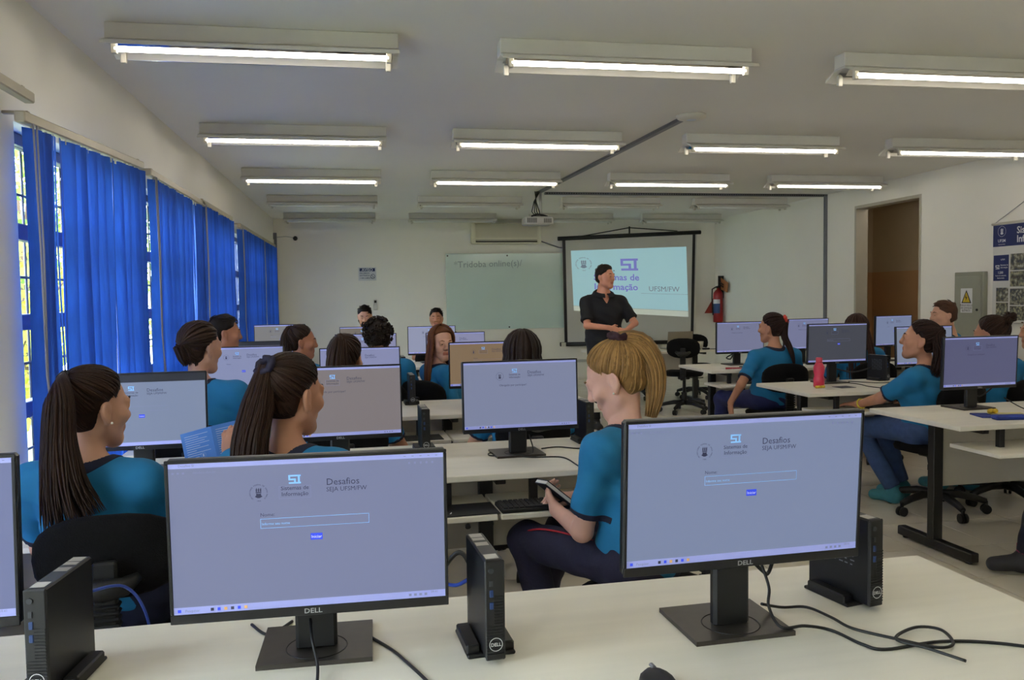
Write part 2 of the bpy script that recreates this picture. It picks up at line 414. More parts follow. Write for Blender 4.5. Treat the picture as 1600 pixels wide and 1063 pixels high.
# ------------------------------------------------------------------ ceiling lamps
def tube_mat(name, s): return mat(name, (235, 235, 228), .4, emit=(255, 246, 232), estr=s)
TON = tube_mat('lit_tube', TUBE); TOFF = mat('unlit_tube', (226, 226, 220), .3, noise=.02)
LL = 1.31
lamp_me = {}
def lamp(x, y, label, lit, group):
    t = thing('ceiling_lamp', label, 'lamp', (x, y, ZC), 0, group)
    if not lamp_me:
        lamp_me['housing'] = MB().box((0, -.05, -.075), (LL, .05, 0), .004).mesh('housing', FIXM)
        m = MB(); sec = [(-.135, -.118), (-.128, -.102), (-.05, -.076), (.05, -.076), (.128, -.102), (.135, -.118), (.130, -.120), (.05, -.082), (-.05, -.082), (-.130, -.120)]
        V = [(xx, p[0], p[1]) for xx in (0.0, LL) for p in sec]; k = len(sec)
        m.add(V, [(i, (i + 1) % k, k + (i + 1) % k, k + i) for i in range(k)] + [tuple(range(k))[::-1], tuple(range(k, 2 * k))])
        lamp_me['shade'] = m.mesh('shade', FIXM)
        m = MB()
        for sg in (-1, 1):
            V = [(.03, sg * .012, -.116), (LL - .03, sg * .012, -.116), (LL - .03, sg * .050, -.085), (.03, sg * .05, -.085), (LL - .03, sg * .124, -.108), (.03, sg * .124, -.108), (LL - .03, sg * .132, -.121), (.03, sg * .132, -.121)]
            m.add(V, [(0, 1, 2, 3), (3, 2, 4, 5), (5, 4, 6, 7)])
        lamp_me['reflector'] = m.mesh('reflector', MIRROR)
        m = MB()
        m.box((0, -.012, -.150), (.025, .012, -.088), .003)
        lamp_me['tube_holder'] = m.mesh('tube_holder', WHITEP)
        m = MB().cyl((.05, .075, -.128), (LL - .05, .075, -.128), .013, 10); lamp_me['on0'] = m.mesh('tube', TON)
        m = MB().cyl((.05, -.075, -.128), (LL - .05, -.075, -.128), .013, 10); lamp_me['on1'] = m.mesh('tube', TON)
        m = MB().cyl((.05, .075, -.128), (LL - .05, .075, -.128), .013, 10); lamp_me['off0'] = m.mesh('tube', TOFF)
        m = MB().cyl((.05, -.075, -.128), (LL - .05, -.075, -.128), .013, 10); lamp_me['off1'] = m.mesh('tube', TOFF)
    for p in ('housing', 'shade', 'reflector'): link(p, lamp_me[p], t)
    for xx in (.035, LL - .06):
        for yy in (-.075, .075): h_ = link('tube_holder', lamp_me['tube_holder'], t); h_.location = (xx, yy, 0)
    link('fluorescent_tube', lamp_me[('on' if lit else 'off') + '1'], t)
LX = [-1.12, .68, 2.51, 4.29]
RN = ['in the nearest row', 'in the second row', 'in the third row', 'in the fourth row', 'in the farthest row']
CN = ['nearest the blinds', 'left of centre', 'right of centre', 'nearest the right wall']
lamp_me.clear()
for j, y in enumerate((4.09, 6.26, 8.31, 10.39, 12.46)):
    for i, x in enumerate(LX):
        lamp(x, y, ('lit' if j < 3 else 'unlit') + ' white ceiling lamp ' + CN[i] + ', ' + RN[j], j < 3, 'tube ceiling lamps')
for i, x in enumerate(LX): lamp(x, 2.0, 'lit white ceiling lamp ' + CN[i] + ', in the row above the camera', True, 'lamps above the camera')
lamp(6.08, 8.95, 'added unseen tube lamp that brightens the corridor beyond the doorway', True, None)  # extra lamp hidden from the camera, added to light the corridor

# ------------------------------------------------------------------ ceiling and wall fittings
CHANM = mat('grey_cable_channel', (112, 112, 116), .5, metal=.2, noise=.05, nscale=12)
def along(p, q, w, h, M0=None):
    p = Vector(p); q = Vector(q); d = q - p; L = d.length; x = d.normalized(); z = Vector((0, 0, 1)); y = z.cross(x)
    return Matrix(((x.x, y.x, 0, p.x), (x.y, y.y, 0, p.y), (x.z, y.z, 1, p.z), (0, 0, 0, 1))), L
M, L = along((2.27, 5.62, ZC), (2.10, 9.9, ZC), 0, 0)
t = thing('cable_channel', 'grey cable channel running along the ceiling from the round access point to the projector', 'channel', (0, 0, 0))
MB().box((0, -.022, -.022), (L, .022, 0), .003, M).obj('cover', CHANM, t)
MB().box((0, -.030, -.006), (L, .030, 0), .001, M).obj('flange', CHANM, t)
t = thing('cable_channel', 'dark perforated channel crossing the ceiling and down the right wall', 'channel')
MB().box((2.18, 9.86, ZC - .03), (XR, 9.91, ZC), .003).obj('ceiling_run', CHANM, t)
MB().box((XR - .03, 9.86, .3), (XR, 9.91, ZC - .03), .003).obj('wall_drop', CHANM, t)
h = MB()
for k in range(120):
    x = 2.2 + k * .0305; h.box((x, 9.857, ZC - .022), (x + .012, 9.861, ZC - .008))
h.obj('slots', BLACKP, t)
t = thing('access_point', 'white round wireless access point on the ceiling', 'router', (2.30, 5.6, ZC))
MB().lathe([(.02, -.034), (.07, -.032), (.098, -.022), (.105, -.008), (.105, 0)]).obj('body', WHITEP, t)
MB().lathe([(.028, -.036), (.034, -.034), (.036, -.031)]).obj('ring', mat('pale_ring', (190, 196, 206), .4), t)
# projector
t = thing('projector', 'white projector hanging from the ceiling on a pole', 'projector', (2.06, 9.75, 2.30))
PR = mat('projector_white', (176, 174, 168), .5, noise=.03)
MB().box((-.17, -.13, -.05), (.17, .13, .045), .015).obj('body', PR, t)
v = MB()
for k in range(10): v.box((-.15 + k * .012, -.133, -.03), (-.144 + k * .012, -.128, .025))
for k in range(8): v.box((.05 + k * .012, -.133, -.03), (.056 + k * .012, -.128, .02))
v.obj('vents', BLACKP, t)
MB().cyl((-.10, .12, 0), (-.10, .155, 0), .04, 20).obj('lens', BLACKP, t)
MB().box((-.07, -.06, .045), (.07, .06, .06), .003).obj('mount_plate', BLACKM, t)
MB().cyl((.04, 0, .055), (.04, 0, .36), .016, 12).obj('pole', PR, t)
c = MB()
for k in range(4): c.tube([(.03 - .02 * k, -.02, .35), (-.06 + .015 * k, -.10 + .03 * k, .22), (-.09 + .03 * k, -.11, .10), (-.04 + .02 * k, -.06, .05)], .006, 6)
c.tube([(-.1, -.12, .045), (-.03, -.13, .07), (.05, -.11, .06), (.1, -.1, .045)], .01, 6)
c.obj('cables', BLACKP, t)
# dome sensor at the back wall
t = thing('motion_sensor', 'small dark sensor with thin cable on the back wall near the blinds', 'sensor', (-1.03, YB, 2.355))
MB().sphere((0, -.03, 0), .036).obj('head', BLACKP, t); MB().cyl((0, -.03, 0), (0, 0, 0), .018).obj('base', WHITEP, t)
MB().tube([(0, -.006, .01), (-.15, -.004, .03), (-.3, -.004, .02)], .004, 5).obj('cable', CORD, t)
struct('trim_1', MB().box((-1.35, YB - .03, .4), (-1.31, YB, 2.36), .003), CHANM)
MB_ = MB().box((-1.36, YB - .05, 2.34), (-1.31, YB, 2.44), .004)
tag(MB_.obj('junction_box', CHANM), 'small grey junction box in the back left corner above the conduit', 'box')
# air conditioner
t = thing('air_conditioner', 'old beige wall air conditioner high on the back wall', 'air conditioner', (2.27, YB, 2.42))
ACM = mat('ac_beige', (222, 217, 196), .5, noise=.03, nscale=5); ACG = mat('ac_grille', (200, 194, 172), .6, noise=.03)
MB().box((-.56, -.20, -.165), (.56, 0, .165), .02).obj('casing', ACM, t)
g = MB()
for k in range(22): g.box((-.50, -.206, -.07 + k * .010), (.50, -.199, -.064 + k * .010))
g.obj('front_grille', ACG, t)
MB().box((-.50, -.208, -.145), (.50, -.198, -.105), .003).obj('air_outlet', mat('ac_dark', (52, 50, 46), .6), t)
MB().box((-.50, -.214, -.122), (.50, -.205, -.112), .002).obj('outlet_flap', ACM, t)
for x in (-.54, .54): MB().box((x - .025, -.212, -.165), (x + .025, -.19, .165), .006).obj('end_cap', ACM, t)
MB().tube([(.54, -.03, -.1), (.72, -.02, -.16), (.9, -.01, -.22), (1.0, -.01, -.23)], .010, 6).obj('drain_hose', CHANM, t)
# glass board
BG = mat('green_glass', (196, 214, 205), .12, noise=.03, nscale=1.5)
t = thing('glass_board', 'pale green glass writing board on the back wall', 'whiteboard', (1.30, YB, .88))
MB().box((0, -.045, 0), (1.98, -.033, 1.225), .003).obj('glass_sheet', BG, t)
for x, z in ((.03, 1.19), (1.0, 1.19), (1.02, .03), (.03, .03)): MB().cyl((x, -.052, z), (x, 0, z), .013, 10).obj('standoff', BLACKP if z < .5 else BASEM, t)
m = MB(); M = plane_m((.13, -.046, 1.0), (1, 0, .02), (0, 0, 1)); put_text(m, '*Tridoba online(s)/', .145, M); m.obj('handwriting', mat('faint_marker', (140, 156, 154), .8), t)
# notice
t = thing('notice_sign', 'small white notice headed AVISO on the back wall', 'sign', (-.08, YB, 1.69))
MB().box((0, -.006, 0), (.28, 0, .21)).obj('sheet', mat('notice_paper', (208, 208, 206), .7), t)
NB = mat('notice_blue', (38, 52, 92), .7)
m = MB(); M = plane_m((0, -.0075, 0), (1, 0, 0), (0, 0, 1)); rect(m, M, .02, .145, .26, .195); m.obj('header_band', NB, t)
m = MB(); M = plane_m((0, -.0085, 0), (1, 0, 0), (0, 0, 1)); put_text(m, 'AVISO', .062, M @ Matrix.Translation((.14, .150, 0)), .02, 'CENTER'); m.obj('header_text', WHITEINK, t)
m = MB()
for k, s in enumerate(('PROIBIDO', 'ENTRADA', 'COM ALIMENTOS')): put_text(m, s, .034 if k < 2 else .026, M @ Matrix.Translation((.022, .105 - k * .037, 0)), .01)
for k in range(20):
    a, b = 2 * PI * k / 20, 2 * PI * (k + 1) / 20; c0 = (.225, .065)
    m.add([M @ Vector((c0[0] + r * math.cos(q), c0[1] + r * math.sin(q), 0)) for q, r in ((a, .030), (a, .037), (b, .037), (b, .030))], [(0, 1, 2, 3)])
m.add([M @ Vector(p) for p in ((.203, .082, 0), (.208, .087, 0), (.247, .048, 0), (.242, .043, 0))], [(0, 1, 2, 3)])
m.obj('notice_text', NB, t)
# AC remote in its holder
t = thing('remote_control', 'white remote control in a wall holder on the back wall', 'remote control', (.175, YB, 1.22))
MB().box((-.032, -.03, 0), (.032, 0, .09), .004).obj('holder', WHITEP, t); MB().box((-.027, -.026, .02), (.027, -.006, .165), .006).obj('handset', WHITEP, t)
MB().box((-.018, -.028, .115), (.018, -.025, .155), .001).obj('display', BLACKP, t)
# projection screen, its top bar hung askew
SY = YB - .12
t = thing('projection_screen', 'white projection screen with black border hanging on the back wall', 'projection screen', (0, SY, 0))
TLc, TRc, BLc, BRc = Vector((3.20, 0, 2.335)), Vector((5.53, 0, 2.44)), Vector((3.22, 0, .61)), Vector((5.46, 0, .60))
SCW = mat('screen_fabric', (196, 194, 186), .75, noise=.02, nscale=2)
m = MB(); m.add([TLc + Vector((.02, 0, 0)), TRc + Vector((-.03, 0, 0)), BRc, BLc] + [p + Vector((0, .006, 0)) for p in (TLc, TRc, BRc, BLc)], [(3, 2, 1, 0), (4, 5, 6, 7)]); m.obj('fabric', SCW, t)
m = MB(); bw = .05
for a, b in ((TLc + Vector((.03, -.002, 0)), BLc + Vector((.03, -.002, 0))), (TRc + Vector((-.055, -.002, 0)), BRc + Vector((-.03, -.002, 0)))):
    m.add([a + Vector((-bw / 2, 0, 0)), a + Vector((bw / 2, 0, 0)), b + Vector((bw / 2, 0, 0)), b + Vector((-bw / 2, 0, 0))], [(3, 2, 1, 0)])
m.obj('side_border', BEZEL, t)
m = MB(); m.tube([TLc + Vector((-.07, 0, .0)), TRc + Vector((.06, 0, .0))], .034, 12); m.obj('top_bar', BLACKP, t)
m = MB(); m.tube([BLc + Vector((-.07, 0, 0)), BRc + Vector((.06, 0, 0))], .034, 12); m.obj('bottom_bar', BLACKP, t)
MB().box((3.16, -.045, .575), (3.235, -.034, .64)).obj('end_label', WHITEP, t)
m = MB(); m.tube([TLc + Vector((.35, 0, .045)), (4.365, .06, 2.52), TRc + Vector((-.35, 0, .02))], .008, 6); m.tube([(4.365, .06, 2.38), (4.365, .06, 2.54)], .014, 8); m.obj('hanging_cord', BLACKP, t)
# the projected picture: light on the fabric, flat as on the wall
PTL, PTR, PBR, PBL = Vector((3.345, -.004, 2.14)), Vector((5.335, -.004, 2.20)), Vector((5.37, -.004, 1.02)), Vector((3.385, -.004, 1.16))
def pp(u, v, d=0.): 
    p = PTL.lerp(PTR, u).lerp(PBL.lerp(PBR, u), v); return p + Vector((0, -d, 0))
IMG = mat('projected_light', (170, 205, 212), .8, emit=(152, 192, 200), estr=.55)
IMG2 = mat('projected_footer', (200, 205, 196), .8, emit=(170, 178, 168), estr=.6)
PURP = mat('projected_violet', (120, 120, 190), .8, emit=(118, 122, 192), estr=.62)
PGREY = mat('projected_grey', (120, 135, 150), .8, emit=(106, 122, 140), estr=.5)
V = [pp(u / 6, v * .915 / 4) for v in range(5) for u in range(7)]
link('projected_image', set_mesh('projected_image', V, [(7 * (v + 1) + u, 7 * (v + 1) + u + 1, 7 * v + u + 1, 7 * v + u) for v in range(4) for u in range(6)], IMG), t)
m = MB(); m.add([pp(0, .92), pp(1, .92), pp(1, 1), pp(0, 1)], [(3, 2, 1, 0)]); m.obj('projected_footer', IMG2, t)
def on_img(fn, mt, name):
    """flat print laid out on a 1.62 x 1 page, then mapped on to the picture"""
    m = MB(); fn(m, Matrix.Identity(4)); m.V = [tuple(pp(v[0] / 1.62, 1 - v[1], .003)) for v in m.V]; m.obj(name, mt, t)
T_ = lambda x, y: Matrix.Translation((x, y, 0))
on_img(lambda m, M: si_logo(m, M @ T_(.80, .665), .245), PURP, 'projected_logo')
def f1(m, M): put_text(m, 'Sistemas de', .135, M @ T_(.295, .515), .02); put_text(m, 'Informação', .135, M @ T_(.295, .365), .02)
on_img(f1, PURP, 'projected_title')
def f2(m, M):
    put_text(m, 'UFSM/FW', .105, M @ T_(1.06, .355)); put_text(m, 'si.fw.ufsm.br', .07, M @ T_(.19, .245)); rect(m, M, .95, .318, 1.62, .321)
on_img(f2, PGREY, 'projected_text')
on_img(lambda m, M: crest(m, M @ T_(.165, .775), .115), PGREY, 'projected_crest')
# sockets under the screen
t = thing('wall_socket', 'white double socket box on the back wall under the screen', 'socket', (4.83, YB, .52))
MB().box((-.07, -.05, -.06), (.10, 0, .07), .006).obj('box', WHITEP, t)
for x in (-.035, .05): MB().box((x - .022, -.054, -.03), (x + .022, -.049, .04), .002).obj('cover', mat('socket_cover', (178, 174, 164), .5), t)
# white cable tray below the board
struct('trim_2', MB().box((1.9, YB - .03, .30), (5.2, YB, .345), .003), mat('white_conduit', (190, 188, 180), .5, noise=.02))
# fire extinguisher and its red sign, on the right wall by the corner
RED = mat('extinguisher_red', (150, 22, 24), .35, noise=.05)
t = thing('fire_extinguisher', 'red fire extinguisher on the right wall by the back corner', 'fire extinguisher', (XR - .10, 13.0, .93))
MB().lathe([(.075, 0), (.08, .012), (.08, .44), (.072, .49), (.045, .53), (.025, .545), (.025, .57)]).obj('cylinder', RED, t)
MB().box((-.03, -.012, .565), (.03, .012, .60), .004).obj('valve', BLACKP, t)
m = MB(); m.tube([(.0, 0, .60), (.02, -.03, .66), (.02, -.16, .62)], .009, 6); m.tube([(.0, 0, .60), (.02, -.04, .62), (.02, -.15, .58)], .009, 6); m.obj('handle', BLACKP, t)
m = MB(); m.tube([(-.02, .02, .59), (-.09, .03, .55), (-.1, .02, .4), (-.09, 0, .12)], .011, 8); m.obj('hose', BLACKP, t)
m = MB()
for k in range(7):
    a0, a1 = R(170 + 14 * k), R(170 + 14 * (k + 1)); m.add([(.0815 * math.cos(a), .0815 * math.sin(a), z) for a, z in ((a0, .15), (a1, .15), (a1, .31), (a0, .31))], [(0, 1, 2, 3)])
m.obj('blue_label', mat('label_blue', (40, 70, 120), .6), t)
m = MB()
for k in range(7):
    a0, a1 = R(170 + 14 * k), R(170 + 14 * (k + 1)); m.add([(.082 * math.cos(a), .082 * math.sin(a), z) for a, z in ((a0, .31), (a1, .31), (a1, .38), (a0, .38))], [(0, 1, 2, 3)])
m.obj('white_label', WHITEINK, t)
t = thing('fire_sign', 'red projecting arrow sign above the fire extinguisher', 'sign', (XR, 13.0, 1.28))
MB().box((-.10, -.006, .05), (-.002, .006, .42), .002).obj('black_plate', BLACKP, t)
m = MB(); m.prism([(-.10, .12), (-.04, .12), (-.16, -.2), (-.30, -.2)], plane_m((0, .1, 0), (1, 0, 0), (0, 0, 1)), .006); m.obj('red_flag', mat('sign_red', (150, 50, 34), .6), t)
m = MB(); m.prism([(-.02, .40), (-.02, .20), (.26, .14), (.28, .30)], plane_m((-.05, 0, 0), (0, -1, 0), (0, 0, 1)), .006); m.obj('orange_plate', mat('sign_orange', (150, 92, 50), .6), t)
# electric panel
t = thing('electric_panel', 'grey electric panel with yellow warning triangle on the right wall', 'panel', (XR, 7.25, .85))
PNM = mat('panel_grey', (142, 142, 126), .5, noise=.03); PND = mat('panel_door_grey', (150, 150, 134), .5, noise=.03)
MB().box((-.05, -.20, 0), (0, .20, .73), .006).obj('cabinet', PNM, t)
MB().box((-.062, -.175, .03), (-.048, .175, .69), .004).obj('door', PND, t)
MB().cyl((-.07, -.135, .36), (-.06, -.135, .36), .012, 10).obj('lock', BLACKP, t)
M = plane_m((-.0635, 0, 0), (0, -1, 0), (0, 0, 1))
m = MB(); rect(m, M, -.09, .33, .07, .57); m.obj('sticker', WHITEINK, t)
YEL = mat('warning_yellow', (206, 176, 40), .6)
M2 = plane_m((-.0645, 0, 0), (0, -1, 0), (0, 0, 1)); m = MB(); m.add([M2 @ Vector(p) for p in ((-.078, .425, 0), (.058, .425, 0), (-.01, .555, 0))], [(0, 1, 2)]); m.obj('triangle_border', BLACKP, t)
M3 = plane_m((-.0655, 0, 0), (0, -1, 0), (0, 0, 1)); m = MB(); m.add([M3 @ Vector(p) for p in ((-.060, .434, 0), (.040, .434, 0), (-.01, .535, 0))], [(0, 1, 2)]); m.obj('triangle', YEL, t)
M4 = plane_m((-.0665, 0, 0), (0, -1, 0), (0, 0, 1)); m = MB(); m.add([M4 @ Vector(p) for p in ((-.008, .515, 0), (-.028, .475, 0), (-.012, .477, 0), (-.020, .442, 0), (.006, .485, 0), (-.008, .484, 0))], [(0, 1, 2), (2, 3, 4, 5)])
for k, s in enumerate(('PERIGO RISCO', 'DE CHOQUE', 'ELÉTRICO')): put_text(m, s, .026, M4 @ Matrix.Translation((-.01, .395 - .026 * k, 0)), .01, 'CENTER')
m.obj('warning_print', BLACKP, t)
# banner
t = thing('wall_banner', 'white and navy course banner with photographs hanging on the right wall', 'poster', (XR - .015, 6.97, 1.10))
BW, BH = .95, .92     # runs toward the camera
MB().box((-.004, -BW, 0), (.004, 0, BH)).obj('sheet', mat('banner_white', (206, 204, 196), .6, noise=.01), t)
m = MB().cyl((0, .02, BH), (0, -BW - .02, BH), .012, 10); m.obj('top_rod', WHITEP, t); m = MB().cyl((0, .02, 0), (0, -BW - .02, 0), .012, 10); m.obj('bottom_rod', WHITEP, t)
MB().tube([(0, 0, BH), (.012, -BW / 2, BH + .24), (0, -BW, BH)], .003, 5).obj('cord', CORD, t)
NAVY = mat('banner_navy', (26, 38, 92), .6, noise=.02)
M = plane_m((-.0055, 0, 0), (0, -1, 0), (0, 0, 1)); m = MB(); rect(m, M, 0, BH - .215, BW, BH - .015); rect(m, M, .01, BH - .535, .20, BH - .295); m.obj('navy_panels', NAVY, t)
M = plane_m((-.0068, 0, 0), (0, -1, 0), (0, 0, 1)); m = MB()
put_text(m, 'Sistemas de', .088, M @ T_(.29, BH - .105), .02); put_text(m, 'Informação', .088, M @ T_(.29, BH - .185), .02)
crest(m, M @ T_(.11, BH - .075), .05, False); put_text(m, 'UFSM', .04, M @ T_(.11, BH - .175), .01, 'CENTER'); put_text(m, 'Universidade', .016, M @ T_(.11, BH - .20), 0, 'CENTER')
si_logo(m, M @ T_(.062, BH - .425), .05); put_text(m, 'Sistemas de', .02, M @ T_(.098, BH - .395), .01); put_text(m, 'Informação', .02, M @ T_(.098, BH - .418), .01)
put_text(m, 'UFSM', .022, M @ T_(.10, BH - .345)); put_text(m, '1.200', .03, M @ T_(.10, BH - .468), .02, 'CENTER')
put_text(m, 'horas de extensão', .018, M @ T_(.105, BH - .492), .01, 'CENTER'); put_text(m, 'Bacharelado', .018, M @ T_(.105, BH - .515), .01, 'CENTER')
m.obj('white_lettering', WHITEINK, t)
def photo_mat(i):
    nm = 'banner_photo_%d' % i
    m = bpy.data.materials.new(nm); m.use_nodes = True; N = m.node_tree.nodes; L = m.node_tree.links; b = N['Principled BSDF']
    tc = N.new('ShaderNodeTexCoord'); n = N.new('ShaderNodeTexNoise'); n.inputs['Scale'].default_value = 26 + 4 * i; n.inputs['Detail'].default_value = 3
    r = N.new('ShaderNodeValToRGB'); r.color_ramp.interpolation = 'EASE'
    cs = [(40, 42, 46), (70, 74, 80), (104, 98, 80), (150, 148, 130), (190, 188, 174)]
    if i % 2: cs = [(36, 38, 56), (74, 66, 50), (110, 112, 100), (158, 150, 112), (180, 178, 160)]
    while len(r.color_ramp.elements) < 5: r.color_ramp.elements.new(.5)
    for k, c in enumerate(cs): r.color_ramp.elements[k].position = .28 + k * .11; r.color_ramp.elements[k].color = lin(c) + (1,)
    L.new(tc.outputs['Object'], n.inputs['Vector']); L.new(n.outputs[0], r.inputs[0]); L.new(r.outputs[0], b.inputs['Base Color']); return m
k = 0
for (x0, z0, x1, z1) in ((.22, BH - .44, .42, BH - .29), (.22, BH - .59, .42, BH - .45), (.05, BH - .73, .20, BH - .60), (.05, BH - .86, .20, BH - .74), (.22, BH - .76, .42, BH - .61), (.22, BH - .90, .42, BH - .77),
                         (.44, BH - .44, .64, BH - .29), (.44, BH - .59, .64, BH - .45), (.44, BH - .76, .64, BH - .61), (.66, BH - .44, .90, BH - .29), (.66, BH - .76, .90, BH - .45)):
    m = MB(); rect(m, M, x0, z0, x1, z1); m.obj('photograph', photo_mat(k), t); k += 1
# ------------------------------------------------------------------ monitors
DT = .74
SCR = {}
def scr_mat(col, k=.85):
    if col not in SCR:
        c = tuple(int(v) for v in col); SCR[col] = mat('lit_screen_%d' % len(SCR), (30, 30, 34), .5, emit=c, estr=k)
    return SCR[col]
UIB = mat('ui_blue', (40, 60, 200), .6, emit=(38, 58, 176), estr=.9)
UIL = mat('ui_light_blue', (120, 170, 220), .6, emit=(98, 140, 186), estr=.9)
UIBAR = mat('ui_bar', (140, 146, 200), .6, emit=(108, 114, 158), estr=.9)
UIW = mat('ui_white', (200, 205, 235), .6, emit=(150, 156, 190), estr=.9)
UIT = mat('ui_dark', (40, 42, 66), .7, emit=(40, 42, 64), estr=.8)
UIG = mat('ui_grey', (110, 115, 150), .7, emit=(84, 90, 124), estr=.85)
UIO = mat('ui_orange', (200, 150, 90), .7, emit=(150, 124, 88), estr=.8)
UIBLK = mat('ui_black', (24, 25, 32), .5, emit=(24, 26, 34), estr=.8)
mon_me = {}
def mon_parts(size, page, near):
    key = (size, page, near)
    if key in mon_me: return mon_me[key]
    W_, H_ = {24: (.538, .313), 22: (.488, .292)}[size]; P = []
    b, bb = .006, .017
    m = MB().box((-W_ / 2, .001, -H_ / 2), (W_ / 2, .024, H_ / 2), .005).box((-W_ * .36, .02, -H_ * .33), (W_ * .36, .052, H_ * .33), .012)
    P.append(('housing', m.mesh('housing', BEZEL)))
    m = MB(); fr = plane_m((0, 0, 0), (1, 0, 0), (0, 0, 1))
    for (x0, z0, x1, z1) in ((-W_ / 2, -H_ / 2, W_ / 2, -H_ / 2 + bb), (-W_ / 2, H_ / 2 - b, W_ / 2, H_ / 2), (-W_ / 2, -H_ / 2 + bb, -W_ / 2 + b, H_ / 2 - b), (W_ / 2 - b, -H_ / 2 + bb, W_ / 2, H_ / 2 - b)): m.box((x0, -.003, z0), (x1, .002, z1), .001)
    P.append(('bezel', m.mesh('bezel', BEZEL)))
    sw, sh = W_ - 2 * b, H_ - b - bb; zc = (bb - b) / 2
    m = MB(); rect(m, plane_m((0, -.0005, zc), (1, 0, 0), (0, 0, 1)), -sw / 2, -sh / 2, sw / 2, sh / 2); P.append(('screen', m.mesh('screen', scr_mat((160, 165, 205)))))
    fx = lambda u, d=.0012: plane_m((0, -d, zc), (1, 0, 0), (0, 0, 1)) @ T_(-sw / 2 + u[0] * sw, sh / 2 - u[1] * sh)
    X = lambda u: -sw / 2 + u * sw
    Z = lambda v: sh / 2 - v * sh
    A = plane_m((0, -.0010, zc), (1, 0, 0), (0, 0, 1)); B = plane_m((0, -.0014, zc), (1, 0, 0), (0, 0, 1))
    if page == 'dark_top':
        m = MB(); rect(m, A, X(0), Z(.11), X(1), Z(0)); P.append(('browser_bar', m.mesh('browser_bar', UIBLK)))
    else:
        m = MB(); rect(m, A, X(0), Z(.032), X(1), Z(0)); P.append(('browser_bar', m.mesh('browser_bar', UIBAR)))
    m = MB(); rect(m, A, X(0), Z(1), X(1), Z(.952)); P.append(('taskbar', m.mesh('taskbar', UIBAR)))
    dy = .06 if page == 'dark_top' else 0
    m = MB()
    crest(m, fx((.315, .215 + dy)), .0165 * W_ / .5, near)
    put_text(m, 'Sistemas de', .0105 * W_ / .5, fx((.446, .205 + dy)), .005, 'CENTER'); put_text(m, 'Informação', .0105 * W_ / .5, fx((.446, .245 + dy)), .005, 'CENTER')
    put_text(m, 'Desafios', .0175 * W_ / .5, fx((.56, .185 + dy))); put_text(m, 'SEJA UFSM/FW', .0115 * W_ / .5, fx((.56, .228 + dy)))
    if page in ('form', 'dark_top'): put_text(m, 'Nome:', .009, fx((.318, .375 + dy)))
    else: put_text(m, 'Obrigado por participar!', .0115, fx((.43, .365)), 0, 'CENTER')
    P.append(('page_text', m.mesh('page_text', UIT)))
    m = MB(); si_logo(m, fx((.446, .165 + dy)), .022 * W_ / .5); P.append(('page_logo', m.mesh('page_logo', UIL)))
    m = MB(); frame_rect(m, B, X(.388), Z(.262 + dy), X(.504), Z(.178 + dy), .0006)
    if near:
        put_text(m, 'Desafios SI', .006, fx((.035, .022))); put_text(m, 'desafios.ufsm.br', .006, fx((.085, .068)))
        for k in range(5):
            rect(m, B, X(.955 - .022 * k), Z(.07), X(.962 - .022 * k), Z(.055)); rect(m, B, X(.97 - .03 * k), Z(.018), X(.978 - .03 * k), Z(.014))
        for k in range(3): rect(m, B, X(.012 + .018 * k), Z(.068), X(.020 + .018 * k), Z(.056))
        put_text(m, 'Pesquisar', .0065, fx((.04, .985))); put_text(m, '09:41', .006, fx((.945, .972)))
    for k in range(4): rect(m, B, X(.86 + .02 * k), Z(.984), X(.87 + .02 * k), Z(.968))
    P.append(('page_outline', m.mesh('page_outline', UIG)))
    if page in ('form', 'dark_top'):
        m = MB(); frame_rect(m, B, X(.318), Z(.455 + dy), X(.716), Z(.39 + dy), .0007); put_text(m, 'Informe seu nome', .0065, fx((.323, .433 + dy), .0016)); P.append(('input_box', m.mesh('input_box', UIL if near else UIG)))
        m = MB(); rect(m, B, X(.498), Z(.55 + dy), X(.542), Z(.505 + dy)); P.append(('button', m.mesh('button', UIB)))
        m = MB(); put_text(m, 'Iniciar', .0075, fx((.52, .537 + dy), .0020), 0, 'CENTER'); P.append(('button_text', m.mesh('button_text', UIW)))
    m = MB()
    m.cur = 0; rect(m, B, X(.014), Z(.986), X(.026), Z(.966))
    cols = (1, 0, 2, 1, 0, 2, 1)
    for k in range(6): m.cur = cols[k]; rect(m, B, X(.13 + .024 * k), Z(.986), X(.141 + .024 * k), Z(.966))
    P.append(('taskbar_icons', m.mesh('taskbar_icons', [UIB, UIT, UIO])))
    m = MB(); put_text(m, 'DELL', .0125, plane_m((0, -.0036, -H_ / 2 + .0045), (1, 0, 0), (0, 0, 1)), .012, 'CENTER', 1.15); P.append(('logo', m.mesh('logo', mat('logo_silver', (170, 170, 172), .5, noise=.02))))
    mon_me[key] = (P, W_, H_); return mon_me[key]
